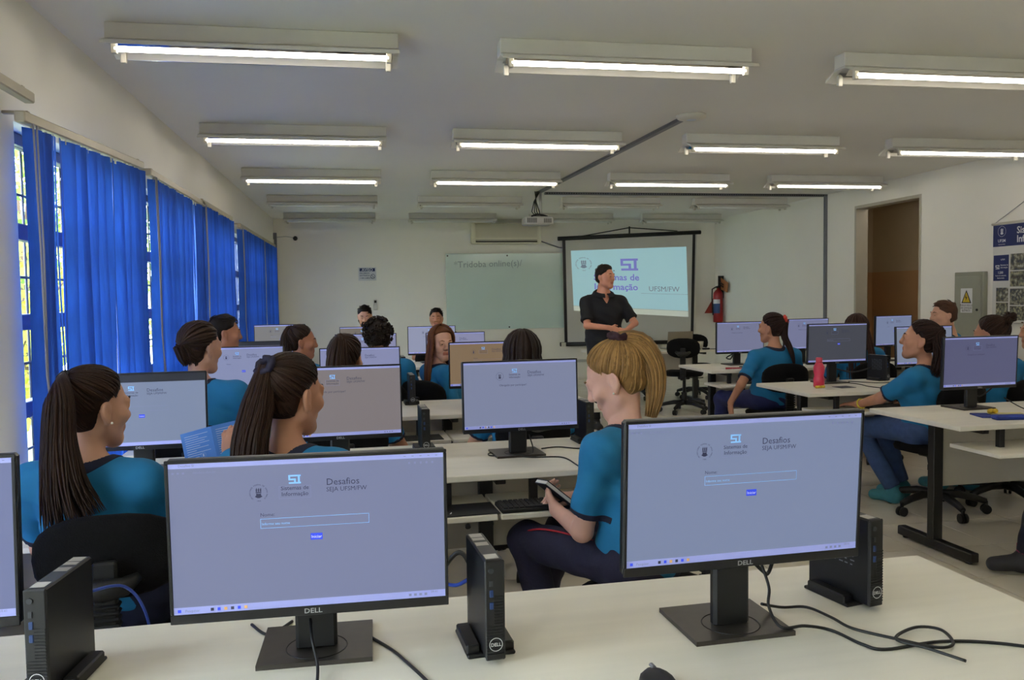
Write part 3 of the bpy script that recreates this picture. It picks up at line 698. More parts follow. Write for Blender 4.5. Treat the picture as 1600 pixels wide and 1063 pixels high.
def monitor(x, y, zc, rz, label, size=22, page='form', tint=(150, 158, 205), near=False, tilt=2., group='desktop monitors', base_dy=.018):
    P, W_, H_ = mon_parts(size, page, near)
    t = thing('monitor', label, 'monitor', (x, y, DT), R(rz), group)
    for n, me in P:
        o = link(n, me, t); o.location = (0, 0, zc - DT); o.rotation_euler = (R(-tilt), 0, 0)
        if n == 'screen': o.material_slots[0].link = 'OBJECT'; o.material_slots[0].material = scr_mat(tint)
    hz = zc - DT; 
    nk = MB()
    prof = [(-.038, .048), (.038, .048), (.038, .074), (-.038, .074)]
    nk.box((-.038, .056, .006), (.038, .080, hz + .05), .006).box((-.03, .03, hz - .05), (.03, .06, hz + .05), .006)
    nk.obj('stand_neck', BLACKP, t)
    bs = MB(); bs.prism([(-.103, base_dy - .02), (.103, base_dy - .02), (.103, base_dy + .158), (-.103, base_dy + .158)], Matrix.Identity(4), .009); bs.obj('stand_base', BASEM, t)
    ring = MB(); ring.tube([(.056 * math.cos(a), .064 + .056 * math.sin(a), .0092) for a in np.linspace(0, 2 * PI, 29)[:-1]], .0012, 4, closed=True); ring.obj('base_ring', BLACKP, t)
    return t
monitor(-0.103, 1.505, 0.979, -.6, 'large front monitor left of centre showing the Desafios name form', near=True, tint=(126, 134, 170), tilt=-1.7)
monitor(0.701, 1.445, 1.027, 2.7, 'large front monitor right of centre showing the Desafios name form', near=True, tint=(128, 141, 174), tilt=-3.4)
monitor(-0.831, 1.506, 1.001, 1.5, 'monitor cut off by the left edge, right border in view', tint=(116, 126, 172), near=True)
monitor(-0.848, 3.320, 0.987, 3.2, 'monitor with dark browser bar in front of the ponytailed girl by the blinds', page='dark_top', tint=(128, 142, 172))
monitor(-0.104, 3.320, 0.992, 3.6, 'greyish pink toned monitor behind the second ponytailed girl', page='done', tint=(130, 122, 124))
monitor(0.624, 3.323, 0.995, 3.9, 'monitor in the centre with the Obrigado message, on the desk with the keyboard', page='done', tint=(130, 138, 168))
monitor(-0.730, 5.160, 0.980, 3, 'bright monitor with name form in front of the student with bobbed hair', 22, tint=(138, 146, 184))
monitor(-0.032, 5.160, 0.958, 3, 'monitor behind the girl with a bun, third row', 22, 'done', (138, 143, 182))
monitor(0.756, 5.160, 0.976, 3, 'orange beige toned monitor right of the girl who looks back', 22, 'form', (132, 110, 84), tilt=0)
monitor(-0.818, 6.760, 0.934, 3, 'lilac monitor with dark browser bar behind the bright left one', 22, 'dark_top', (132, 132, 162))
monitor(0.007, 6.760, 0.975, 3, 'pale monitor in front of the curly haired boy', 22, 'done', (140, 142, 176))
monitor(0.731, 6.760, 0.972, 3, 'pale lilac monitor right of the girl who looks back, partly hidden', 22, 'done', (140, 142, 176))
monitor(-0.823, 8.420, 1.015, 3, 'grey toned monitor farthest left, in front of the back wall', 22, 'form', (126, 125, 124), tilt=-2)
monitor(-0.005, 8.420, 0.977, 3, 'grey brown monitor below the man in yellow', 22, 'form', (118, 110, 100), tilt=0)
monitor(0.668, 8.420, 0.970, 3, 'white monitor below the dark haired man facing the room', 22, 'form', (148, 154, 182))
monitor(3.334, 4.030, 1.002, 3.8, 'nearest monitor of the right hand desks, lilac, with the Obrigado message', 22, 'done', (86, 88, 122), tilt=-2)
monitor(3.350, 5.460, 1.030, 4.3, 'dim grey monitor behind the pink bottle', 22, 'form', (66, 69, 80), tilt=-2)
monitor(3.403, 7.140, 0.995, 5, 'monitor left of the girl with the red scrunchie', 22, 'done', (120, 124, 154), tilt=-1)
monitor(4.049, 5.460, 0.997, 4, 'monitor mostly hidden behind the jeans wearing girl at the right', 22, 'form', (124, 134, 156))
monitor(4.040, 7.100, 1.013, 8, 'monitor right of the girl with the red scrunchie', 22, 'done', (120, 124, 158), tilt=-1)
monitor(4.923, 7.080, 1.027, 16, 'monitor before the open doorway, in front of the short haired boy', 22, 'form', (120, 132, 164), tilt=-1)

# ------------------------------------------------------------------ small computers
pc_me = {}
def small_pc(x, y, rz, label, near=False, z=DT):
    t = thing('mini_computer', label, 'computer', (x, y, z), R(rz), 'mini desktop computers')
    # local: front toward -y, standing on edge
    if not pc_me:
        pc_me['case'] = MB().box((-.0175, 0, .008), (.0175, .176, .19), .003).mesh('case', mat('pc_case', (17, 18, 21), .42, metal=.1, noise=.06, nscale=30))
        m = MB().box((-.018, -.004, .008), (.018, .001, .19), .002)
        for k in range(20):
            z = .018 + k * .0055
            m.box((-.002 if k > 9 else -.016, -.0055, z), (.016, -.0035, z + .0028))
        pc_me['front_panel'] = m.mesh('front_panel', BLACKP)
        m = MB()
        for k in range(20):
            a, b = 2 * PI * k / 20, 2 * PI * (k + 1) / 20
            M = plane_m((0, -.0062, .038), (1, 0, 0), (0, 0, 1)); m.add([M @ Vector((r * math.cos(q), r * math.sin(q), 0)) for q, r in ((a, .0112), (a, .0125), (b, .0125), (b, .0112))], [(0, 1, 2, 3)])
        put_text(m, 'DELL', .0085, plane_m((0, -.0062, .035), (1, 0, 0), (0, 0, 1)), .02, 'CENTER'); pc_me['logo'] = m.mesh('logo', WHITEINK)
        m = MB()
        for z in (.102, .124): m.box((-.010, -.006, z), (-.003, -.003, z + .013), .001)
        pc_me['usb_ports'] = m.mesh('usb_ports', mat('usb_blue', (34, 60, 110), .5))
        m = MB().cyl((-.007, -.0062, .172), (-.007, -.003, .172), .005, 10).box((-.010, -.0058, .144), (-.004, -.003, .154)); pc_me['power_button'] = m.mesh('power_button', mat('pc_button', (50, 52, 58), .4))
        m = MB().box((-.045, .04, 0), (-.019, .15, .022), .003).box((.019, .04, 0), (.045, .15, .022), .003).box((-.045, .03, 0), (.045, .16, .007), .002); pc_me['stand'] = m.mesh('stand', BLACKP)
        m = MB()
        for a, b in ((.008, .035), (.09, .112), (.125, .142), (.146, .17)): rect(m, plane_m((0, 0, .1905), (1, 0, 0), (0, 1, 0)), -.013, a, .011, b)
        pc_me['label_stickers'] = m.mesh('label_stickers', mat('sticker_paper', (176, 172, 166), .6))
        m = MB(); M = plane_m((-.0182, 0, 0), (0, -1, 0), (0, 0, 1))
        for k in range(9):
            for q in range(6): rect(m, M, -.13 + q * .016, .155 - k * .009, -.13 + q * .016 + .006 + .008 * ((k * 7 + q * 5) % 3) / 3, .1575 - k * .009)
        pc_me['side_print'] = m.mesh('side_print', mat('side_print_grey', (120, 124, 132), .6))
    for n in ('case', 'front_panel', 'logo', 'usb_ports', 'power_button', 'stand', 'label_stickers') + (('side_print',) if near else ()): link(n, pc_me[n], t)
    return t
small_pc(.218, 1.445, 4, 'black mini computer between the two large front monitors, nearest one on the aisle side')
small_pc(1.03, 1.535, 12, 'black mini computer beside the front right monitor, side full of print', near=True)
small_pc(-.545, 1.46, -6, 'black mini computer at the bottom left corner in front of a black chair')
small_pc(.245, 3.50, 2, 'mini computer on the second desk, left of the centre monitor')
small_pc(.972, 3.53, 3, 'mini computer beside the blonde girl, right of the centre monitor')
small_pc(.28, 5.10, 2, 'mini computer on the third desk by the orange beige monitor')
small_pc(.30, 6.72, 2, 'mini computer on the fourth desk left of the girl who looks back')
small_pc(-.44, 6.78, 2, 'mini computer on the fourth desk beside the girl in profile')
small_pc(3.78, 5.50, 14, 'mini computer behind the dim grey monitor on the right hand desks', near=True)
small_pc(3.86, 4.05, 10, 'mini computer at the right edge beside the nearest lilac monitor')

# ------------------------------------------------------------------ desks
def desk(x, y, w, rz, label, trays=(), depth=.70, z=DT, legs=(.2, None), panel=True):
    t = thing('desk', label, 'desk', (x, y, 0), R(rz), 'white computer desks')
    MB().box((0, 0, z - .025), (w, depth, z), .003).obj('desktop', DESKM, t)
    lx = [v if v is not None else w - .2 for v in legs]
    for a in lx:
        m = MB().box((a - .03, depth * .58 - .02, .05), (a + .03, depth * .58 + .03, z - .03), .004)
        m.box((a - .027, .12, .012), (a + .027, depth - .02, .062), .005).box((a - .02, .06, z - .055), (a + .02, depth - .05, z - .025), .003)
        m.cyl((a, .16, 0), (a, .16, .014), .016, 10).cyl((a, depth - .06, 0), (a, depth - .06, .014), .016, 10)
        m.obj('leg', BLACKM, t)
        b = MB().cyl((a + .034, depth * .58, .44), (a + .028, depth * .58, .44), .008, 8); b.obj('bolt', BASEM, t)
    if panel: MB().box((lx[0] + .031, depth * .60, .34), (lx[-1] - .031, depth * .60 + .016, z - .06), .002).obj('modesty_panel', DESKE, t)
    for a, b in trays:
        MB().box((a, -.14, z - .138), (b, .19, z - .118), .003).obj('keyboard_tray', DESKM, t)
        for xx in (a + .16, b - .16):
            MB().box((xx - .015, .02, z - .12), (xx + .015, .05, z - .025), .002).box((xx - .015, -.02, z - .145), (xx + .015, .16, z - .137), .001).obj('tray_bracket', BLACKM, t)
            MB().cyl((xx + .05, -.141, z - .155), (xx + .05, -.132, z - .148), .01, 8).obj('tray_knob', BLACKP, t)
    return t
RZ = 2.0
desk(-.555, 1.07, 1.93, RZ, 'white desk in the foreground under the two large monitors', [(.1, .95), (1.0, 1.8)], legs=(.2, .97, None))
desk(-1.33, 1.05, .77, RZ, 'white desk at the bottom left corner', [(.08, .7)])
desk(-.40, 3.00, 1.80, RZ, 'white desk in the second row with the centre monitor and keyboard', [(.05, .85), (.66 + .2, 1.7)], legs=(.2, .9, None))
desk(-1.32, 2.97, .90, RZ, 'white desk in the second row beside the blinds', [(.08, .8)])
desk(-.40, 4.62, 1.80, RZ, 'white desk in the third row in front of the girl with a bun', [(.05, .85), (.86, 1.7)], legs=(.2, .9, None))
desk(-1.32, 4.59, .90, RZ, 'white desk in the third row beside the blinds', [(.08, .8)])
desk(-.40, 6.25, 1.80, RZ, 'white desk in the fourth row in front of the curly haired boy', [(.05, .85), (.86, 1.7)], legs=(.2, .9, None))
desk(-1.32, 6.22, .90, RZ, 'white desk in the fourth row beside the blinds', [(.08, .8)])
desk(-.40, 7.92, 1.80, RZ, 'white desk in the last row before the back wall', [(.05, .85)], legs=(.2, .9, None))
desk(-1.32, 7.89, .90, RZ, 'white desk in the last row beside the blinds')
desk(2.83, 3.55, 1.66, RZ, 'nearest white desk on the right with blue folders', [(.10, 1.0)])
desk(4.52, 3.61, 1.30, RZ, 'white desk on the right against the wall, front row', [(.1, .9)])
desk(2.85, 4.97, 1.66, RZ, 'white desk on the right with the pink bottle', [(.06, .86), (.9, 1.6)])
desk(4.53, 5.03, 1.30, RZ, 'white desk on the right by the electric panel', [(.1, .9)])
desk(2.92, 6.68, 1.66, RZ, 'white desk with red pens before the girl with the red scrunchie', [(.02, .86), (.9, 1.6)])
desk(4.60, 6.74, 1.25, RZ, 'white desk on the right before the doorway', [(.1, .9)])
desk(2.75, 9.75, 1.65, 0, 'white teacher desk under the projection screen with a laptop', z=.70, depth=.65)

# ------------------------------------------------------------------ task chairs
ch = {}
def chair(x, y, rz, label, seat=.45, group='black task chairs'):
    """faces +y locally"""
    t = thing('task_chair', label, 'chair', (x, y, 0), R(rz), group)
    if not ch:
        m = MB(); n, k = 14, 22; rows = []
        def sq(a, p=3.2):
            c, s_ = math.cos(a), math.sin(a); return (abs(c) ** (2 / p)) * (1 if c >= 0 else -1), (abs(s_) ** (2 / p)) * (1 if s_ >= 0 else -1)
        # backrest: rounded slab curved about the sitter
        V = []; F = []
        for (sc, yy) in ((.0, .028), (.75, .028), (.95, .022), (1, .006), (1, -.012), (.93, -.028), (.72, -.034), (.0, -.034)):
            for j in range(k):
                a = 2 * PI * j / k; u, v = sq(a, 2.9); x = .192 * u * sc; z = .118 * v * sc * (1 - .10 * u * u)
                V.append((x, yy + .9 * x * x - .10 * z, z))
        for i in range(7):
            for j in range(k): F.append((i * k + j, i * k + (j + 1) % k, (i + 1) * k + (j + 1) % k, (i + 1) * k + j))
        m.add([(v[0], v[1] - .20, v[2] + .275) for v in V], F, True); ch['backrest'] = m.mesh('backrest', FABB)
        V = []; F = []
        for (sc, z) in ((.0, 0), (.8, 0), (.95, -.008), (1, -.025), (.97, -.05), (.9, -.06), (.0, -.06)):
            for j in range(k):
                a = 2 * PI * j / k; u, v = sq(a, 3.4); V.append((.225 * u * sc, .215 * v * sc, z - .02 * max(0, v * sc - .5)))
        for i in range(6):
            for j in range(k): F.append((i * k + j, (i + 1) * k + j, (i + 1) * k + (j + 1) % k, i * k + (j + 1) % k)[::-1])
        ch['seat'] = MB().add(V, F, True).mesh('seat', FABB)
        m = MB(); m.box((-.03, -.275, -.06), (.03, -.245, .28), .006)
        for q in range(12): m.box((-.036, -.282, -.04 + q * .018), (.036, -.240, -.030 + q * .018), .004)
        m.box((-.03, -.27, -.095), (.03, .05, -.07), .006); ch['back_support'] = m.mesh('back_support', BLACKP)
        m = MB(); m.tube([(-.085, -.262, .235), (-.05, -.280, .215), (0, -.286, .21), (.05, -.280, .215), (.085, -.262, .235)], [.012, .026, .032, .026, .012], 8); ch['back_bracket'] = m.mesh('back_bracket', BLACKP)
        m = MB().box((-.07, -.09, -.10), (.07, .09, -.06), .01); m.tube([(.06, 0, -.085), (.18, .02, -.09), (.22, .02, -.085)], .006, 6); ch['mechanism'] = m.mesh('mechanism', BLACKP)
    for p in ('backrest', 'seat', 'back_support', 'back_bracket', 'mechanism'):
        o = link(p, ch[p], t); o.location = (0, 0, seat)
    if 'leg' not in ch:
        m = MB(); m.tube([(0, .02, .115), (0, .12, .118), (0, .22, .098), (0, .285, .078)], [.028, .026, .022, .018], 8); ch['leg'] = m.mesh('leg', BLACKP)
        m = MB(); m.cyl((-.022, .285, .029), (-.006, .285, .029), .029, 14).cyl((.006, .285, .029), (.022, .285, .029), .029, 14).box((-.008, .275, .03), (.008, .295, .082), .003); ch['caster'] = m.mesh('caster', BLACKP)
        ch['column'] = MB().cyl((0, 0, .10), (0, 0, .24), .032, 14).cyl((0, 0, .2), (0, 0, .40), .02, 12).mesh('column', BLACKP)
    link('column', ch['column'], t)
    for k in range(5):
        a = 2 * PI * k / 5 + .3
        o = link('leg', ch['leg'], t); o.rotation_euler = (0, 0, a)
        c = link('caster', ch['caster'], o)
    return t

# ------------------------------------------------------------------ keyboards, mice, cables
kb = {}
def keyboard(x, y, z, rz, label):
    t = thing('keyboard', label, 'keyboard', (x, y, z), R(rz), 'black keyboards on the trays')
    if not kb:
        kb['body'] = MB().box((-.22, -.065, 0), (.22, .065, .016), .004).mesh('body', BLACKP)
        m = MB()
        for r_ in range(6):
            for c in range(21):
                if c in (15, 19) and False: continue
                x0 = -.212 + c * .0202
                if c in (14, 18): continue
                if r_ == 0 and 4 <= c <= 9:
                    if c == 4: m.box((x0, -.058, .016), (x0 + .118, -.041, .021), .002)
                    continue
                m.box((x0, -.058 + r_ * .0195, .016), (x0 + .017, -.041 + r_ * .0195, .021), .002)
        kb['keys'] = m.mesh('keys', mat('key_caps', (32, 32, 34), .5, noise=.03))
    link('body', kb['body'], t); k = link('keys', kb['keys'], t); k['kind'] = 'stuff'
    return t
TZ = DT - .118
keyboard(.685, 2.975, TZ, 3, 'black keyboard on the tray in front of the blonde girl')
keyboard(3.50, 3.58, TZ, 3, 'black keyboard on the tray at the right edge')
keyboard(3.50, 5.02, TZ, 4, 'black keyboard on the tray by the jeans wearing girl')
keyboard(3.40, 6.70, TZ, 3, 'black keyboard on the tray by the girl with the red scrunchie')
keyboard(-.12, 4.62, TZ, 3, 'black keyboard on the tray by the girl with a bun')
keyboard(-.95, 3.0, TZ, 3, 'black keyboard on the tray by the ponytailed girl near the blinds')
def mouse(x, y, z, rz, label):
    t = thing('computer_mouse', label, 'mouse', (x, y, z), R(rz))
    V = MB(); V.sphere((0, 0, .004), .055, 14, 8, (.56, 1, .55)); V.V = [(v[0], v[1], max(v[2], 0)) for v in V.V]; V.obj('body', BLACKP, t)
    MB().box((-.004, .022, .028), (.004, .038, .034), .002).obj('wheel', CHANM, t)
mouse(.47, 1.285, DT, 5, 'black mouse at the bottom edge of the foreground desk')
mouse(.25, 3.02, TZ, 5, 'black mouse on the mouse pad of the second row tray')
t = thing('mouse_pad', 'black mouse pad with small white mark on the second row tray', 'mouse pad', (.36, 2.985, TZ), R(4))
MB().box((-.13, -.085, 0), (.10, .085, .003), .001).obj('pad', mat('pad_cloth', (24, 24, 26), .9, noise=.1, nscale=80), t)
m = MB(); M = plane_m((-.10, -.05, .0036), (1, 0, 0), (0, 1, 0))
m.add([M @ Vector(p) for p in ((0, 0, 0), (.012, .028, 0), (.017, .028, 0), (.008, 0, 0))], [(3, 2, 1, 0)]); m.add([M @ Vector(p) for p in ((.02, 0, 0), (.031, .026, 0), (.043, .0, 0), (.036, 0, 0), (.031, .014, 0), (.026, 0, 0))], [(0, 4, 1), (0, 5, 4), (4, 3, 2), (1, 4, 2)][:2]); m.obj('mark', WHITEINK, t)
t = thing('mouse_pad', 'dark mouse pad beside the centre monitor in the third row tray', 'mouse pad', (.30, 4.60, TZ), R(4))
MB().box((-.11, -.09, 0), (.11, .09, .003), .001).obj('pad', mat('pad_cloth', (24, 24, 26)), t)
def spline(P, n=8):
    P = [Vector(p) for p in P]; out = []
    for i in range(len(P) - 1):
        a, b, c, d = P[max(i - 1, 0)], P[i], P[i + 1], P[min(i + 2, len(P) - 1)]
        for k in range(n):
            u = k / n; out.append(.5 * (2 * b + (c - a) * u + (2 * a - 5 * b + 4 * c - d) * u * u + (3 * b - a - 3 * c + d) * u ** 3))
    out.append(P[-1]); return out
def cable(P, r, label, m=BLACKP):
    return tag(MB().tube(spline(P), r, 8).obj('cable', m), label, 'cable')
Z = DT + .003
cable([(-.12, 1.60, .86), (-.115, 1.58, .81), (-.105, 1.49, .795), (-.095, 1.46, DT + .016), (-.095, 1.36, Z), (-.10, 1.25, Z)], .0028, 'thin black cable hanging over the base of the front left monitor')
cable([(-.02, 1.66, Z), (-.01, 1.62, Z), (.035, 1.54, Z), (.06, 1.48, Z), (.09, 1.40, Z), (.12, 1.30, Z)], .003, 'black cable on the desk right of the front left monitor base')
cable([(-.24, 1.72, Z), (-.20, 1.66, Z), (-.16, 1.72, Z)], .003, 'short black cable loop under the front left monitor')
cable([(.765, 1.52, .87), (.775, 1.50, .82), (.775, 1.50, DT + .04), (.78, 1.46, DT + .014), (.83, 1.46, DT + .012), (.88, 1.45, Z), (.90, 1.38, Z), (.93, 1.35, Z), (1.05, 1.36, Z), (1.15, 1.33, Z), (1.25, 1.26, Z)], .003, 'black cable trailing from the front right monitor to the right edge')
cable([(.78, 1.54, DT + .03), (.84, 1.57, Z + .004), (.89, 1.56, Z + .004), (.91, 1.50, Z + .004), (.92, 1.44, Z + .004), (.97, 1.38, Z + .004), (1.02, 1.33, Z + .004), (1.06, 1.34, Z + .004), (1.08, 1.40, Z + .004), (1.04, 1.42, Z + .004), (.97, 1.38, Z + .004), (1.0, 1.33, Z + .004), (1.03, 1.27, Z + .004)], .003, 'black cable curling in a loop on the desk below the front right computer')
cable([(.66, 1.53, .87), (.72, 1.56, .845), (.78, 1.55, .86), (.84, 1.60, .87), (.92, 1.66, .85), (1.0, 1.69, .81)], .005, 'thick black cable from behind the front right monitor to the mini computer')
cable([(.74, 1.53, .88), (.78, 1.54, .84), (.80, 1.55, .83), (.82, 1.56, .87)], .004, 'black cable bundle hanging behind the front right monitor')
BLUEC = mat('blue_cable', (36, 70, 170), .5)
cable([(.15, 1.75, DT + .05), (.18, 1.70, DT + .06), (.22, 1.66, DT + .10)], .004, 'blue network cable behind the mini computer between the front monitors', BLUEC)
cable([(.13, 1.74, DT + .03), (.16, 1.70, DT + .11), (.19, 1.68, DT + .13), (.22, 1.64, DT + .06)], .005, 'thick black cable arched behind the mini computer between the front monitors')
cable([(-.45, 1.83, DT - .12), (-.46, 1.79, DT + .02), (-.48, 1.72, DT + .10), (-.52, 1.64, DT + .12)], .003, 'blue cable behind the bottom left mini computer', BLUEC)
cable([(.80, 1.58, .865), (.85, 1.61, .872)], .008, 'blue plug behind the front right monitor', BLUEC)
cable([(.67, 3.40, .82), (.68, 3.37, DT + .012), (.62, 3.33, Z), (.52, 3.44, Z), (.50, 3.38, Z), (.58, 3.36, Z), (.66, 3.30, Z), (.78, 3.27, Z), (.80, 3.10, Z), (.80, 2.99, Z), (.82, 2.985, DT - .05), (.80, 3.03, TZ + .02)], .0028, 'black cable running from the centre monitor base to the keyboard tray')
cable([(.74, 3.48, Z), (.82, 3.50, Z), (.90, 3.44, Z), (1.0, 3.46, Z)], .0028, 'thin black cable right of the centre monitor base')
cable([(.64, 3.42, .86), (.74, 3.60, .80), (.82, 3.70, .79), (.95, 3.72, .80), (1.05, 3.70, .81)], .005, 'thick black cable behind the centre monitor')
cable([(3.38, 5.56, Z), (3.46, 5.40, Z), (3.44, 5.20, Z), (3.5, 5.05, Z), (3.55, 4.985, Z)], .003, 'black cable on the desk below the dim grey monitor')
cable([(3.5, 5.56, Z), (3.62, 5.42, Z), (3.75, 5.40, Z)], .003, 'short black cable right of the pink bottle')
cable([(3.50, 4.05, .80), (3.56, 3.95, Z), (3.66, 3.86, Z), (3.78, 3.9, Z), (3.85, 3.98, Z)], .003, 'black cable at the right edge beside the nearest lilac monitor')
cable([(3.33, 4.12, .86), (3.42, 4.14, .80), (3.50, 4.12, .86)], .004, 'black cable hanging behind the nearest lilac monitor')
cable([(3.40, 7.28, .84), (3.34, 7.30, .80), (3.36, 7.26, .79), (3.40, 7.30, .82)], .006, 'dark cable bundle under the monitor left of the red scrunchie girl')
cable([(4.04, 7.26, .86), (4.06, 7.26, .80), (4.14, 7.28, .86)], .005, 'dark cable bundle under the monitor right of the red scrunchie girl')
cable([(3.42, 5.64, .84), (3.60, 5.66, .80), (3.75, 5.62, .84)], .005, 'dark cables between the dim grey monitor and its computer')

# ------------------------------------------------------------------ things on the desks
PINK = mat('pink_plastic', (214, 56, 84), .3, spec=.6, noise=.02)
t = thing('water_bottle', 'pink plastic water bottle standing on a right hand desk', 'bottle', (3.10, 5.28, DT))
MB().lathe([(.030, 0), (.037, .008), (.037, .060), (.031, .085), (.037, .11), (.037, .145), (.024, .170), (.020, .176)], n=24).obj('body', PINK, t)
MB().lathe([(.021, .176), (.022, .18), (.022, .205), (.018, .209)], n=20).obj('cap', mat('pink_cap', (226, 84, 108), .35), t)
YEL2 = mat('snack_yellow', (214, 178, 44), .45, noise=.1, nscale=40)
t = thing('snack_packet', 'small yellow wrapped candies at the foot of the pink bottle', 'candy', (3.075, 5.215, DT))
for k in range(4): MB().sphere((-.03 + .018 * k, .004 * (k % 2), .012), .013, 8, 6, (1, .8, .8)).obj('candy', YEL2, t)
PAPER = mat('paper_white', (206, 202, 192), .8, noise=.02)
t = thing('notebook', 'thin open notebook lying beside the pink bottle', 'notebook', (3.14, 5.20, DT), R(8)); MB().box((-.06, -.05, 0), (.17, .05, .004), .001).obj('pages', PAPER, t); MB().box((.05, -.052, .004), (.172, .05, .006), .001).obj('dark_cover', mat('dark_cover', (50, 50, 60), .6), t)
NVY = mat('navy_folder', (34, 48, 120), .55, noise=.04)
t = thing('folder', 'blue folder lying under the yellow candy on the nearest right hand desk', 'folder', (3.26, 3.80, DT), R(-14)); MB().box((-.12, -.07, 0), (.12, .07, .008), .002).obj('cover', NVY, t); MB().box((-.04, -.065, .008), (.13, .05, .012), .001).obj('pages', mat('pale_yellow_paper', (206, 194, 130), .8), t)
t = thing('pencil_case', 'blue pencil case in front of the folder on the nearest right hand desk', 'pencil case', (3.23, 3.69, DT), R(-8)); MB().box((-.09, -.03, 0), (.08, .03, .024), .008).obj('case', mat('blue_case', (30, 58, 150), .5, noise=.05), t); MB().box((-.085, -.0305, .011), (.075, .0305, .013)).obj('zip', INK, t); MB().tube([(.08, 0, .014), (.1, .01, .012), (.105, -.01, .012), (.082, -.01, .014)], .003, 5).obj('zip_pull', NVY, t)
t = thing('candy', 'yellow wrapped candy on top of the blue folder', 'candy', (3.235, 3.82, DT + .012), 0)
for k in range(3): MB().sphere((-.016 + .016 * k, .008 * (k % 2), .013), .015, 9, 6, (1, .85, .85)).obj('wrapper', YEL2, t)
REDP = mat('red_pen', (176, 44, 60), .5)
for k, (x, y, a, s) in enumerate(((3.16, 6.80, 20, 'red pen lying nearest the left corner of its desk'), (3.20, 6.85, -12, 'red pen lying across the middle of the loose pens'), (3.24, 6.80, 6, 'red pen lying farthest right beside the grey case'))):
    t = thing('pen', s, 'pen', (x, y, DT + .005), R(a)); MB().cyl((-.07, 0, 0), (.055, 0, 0), .0045, 8).obj('barrel', REDP, t); MB().cyl((.055, 0, 0), (.07, 0, 0), .0045, 8, .001).obj('tip', WHITEP, t)
t = thing('paper_sheet', 'pale printed sheet under the red pens', 'paper', (3.2, 6.84, DT), R(10)); MB().box((-.10, -.07, 0), (.10, .07, .001)).obj('sheet', PAPER, t)
t = thing('phone', 'dark phone lying by the monitor left of the red scrunchie girl', 'phone', (3.38, 6.95, DT), R(20)); MB().box((-.07, -.035, 0), (.07, .035, .009), .003).obj('body', BLACKP, t); MB().box((-.065, -.031, .009), (.065, .031, .0095)).obj('glass', BEZEL, t)
# on the teacher desk
LAP = mat('laptop_tan', (150, 140, 118), .4, metal=.3, noise=.03)
t = thing('laptop', 'open beige grey laptop on the teacher desk, lid toward the room', 'laptop', (3.93, 9.98, .70), R(3))
MB().box((-.17, .0, 0), (.17, .23, .016), .004).obj('base', LAP, t)
M = Matrix.Rotation(R(8), 4, 'X'); MB().box((-.17, -.008, .012), (.17, 0, .235), .004, M).obj('lid', LAP, t)
t = thing('paper_cup', 'white paper cup beside the laptop', 'cup', (4.19, 9.92, .70)); m = MB(); m.lathe([(.026, 0), (.036, .10), (.038, .102), (.034, .101), (.025, .008)], n=18); m.obj('cup', mat('cup_white', (212, 204, 184), .6, noise=.02), t)
t = thing('charger', 'black charger brick and cord beside the paper cup', 'charger', (4.24, 9.86, .70)); MB().box((-.05, -.02, 0), (.04, .02, .022), .005).obj('brick', BLACKP, t); MB().tube(spline([(.04, 0, .01), (.09, .02, .006), (.12, -.02, .006), (.14, -.08, .006)]), .004, 6).obj('cord', BLACKP, t)
cable([(3.95, 9.95, .706), (3.8, 9.9, .706), (3.86, 9.86, .706), (4.05, 9.88, .706), (4.2, 9.90, .706)], .004, 'black cord lying in front of the laptop')
# clear bottle with green cap beyond the centre monitor
t = thing('water_bottle', 'clear plastic water bottle with green cap behind the blonde girl', 'bottle', (1.20, 4.74, DT))
m = MB(); m.lathe([(.030, 0), (.033, .01), (.033, .10), (.028, .13), (.014, .155), (.013, .165)], n=18); m.obj('body', mat('clear_plastic', (225, 235, 232), .08, trans=.9, noise=.01), t)
m = MB(); m.lathe([(.015, .162), (.015, .185), (.013, .187)], n=14); m.obj('cap', mat('green_cap', (40, 140, 90), .5), t)
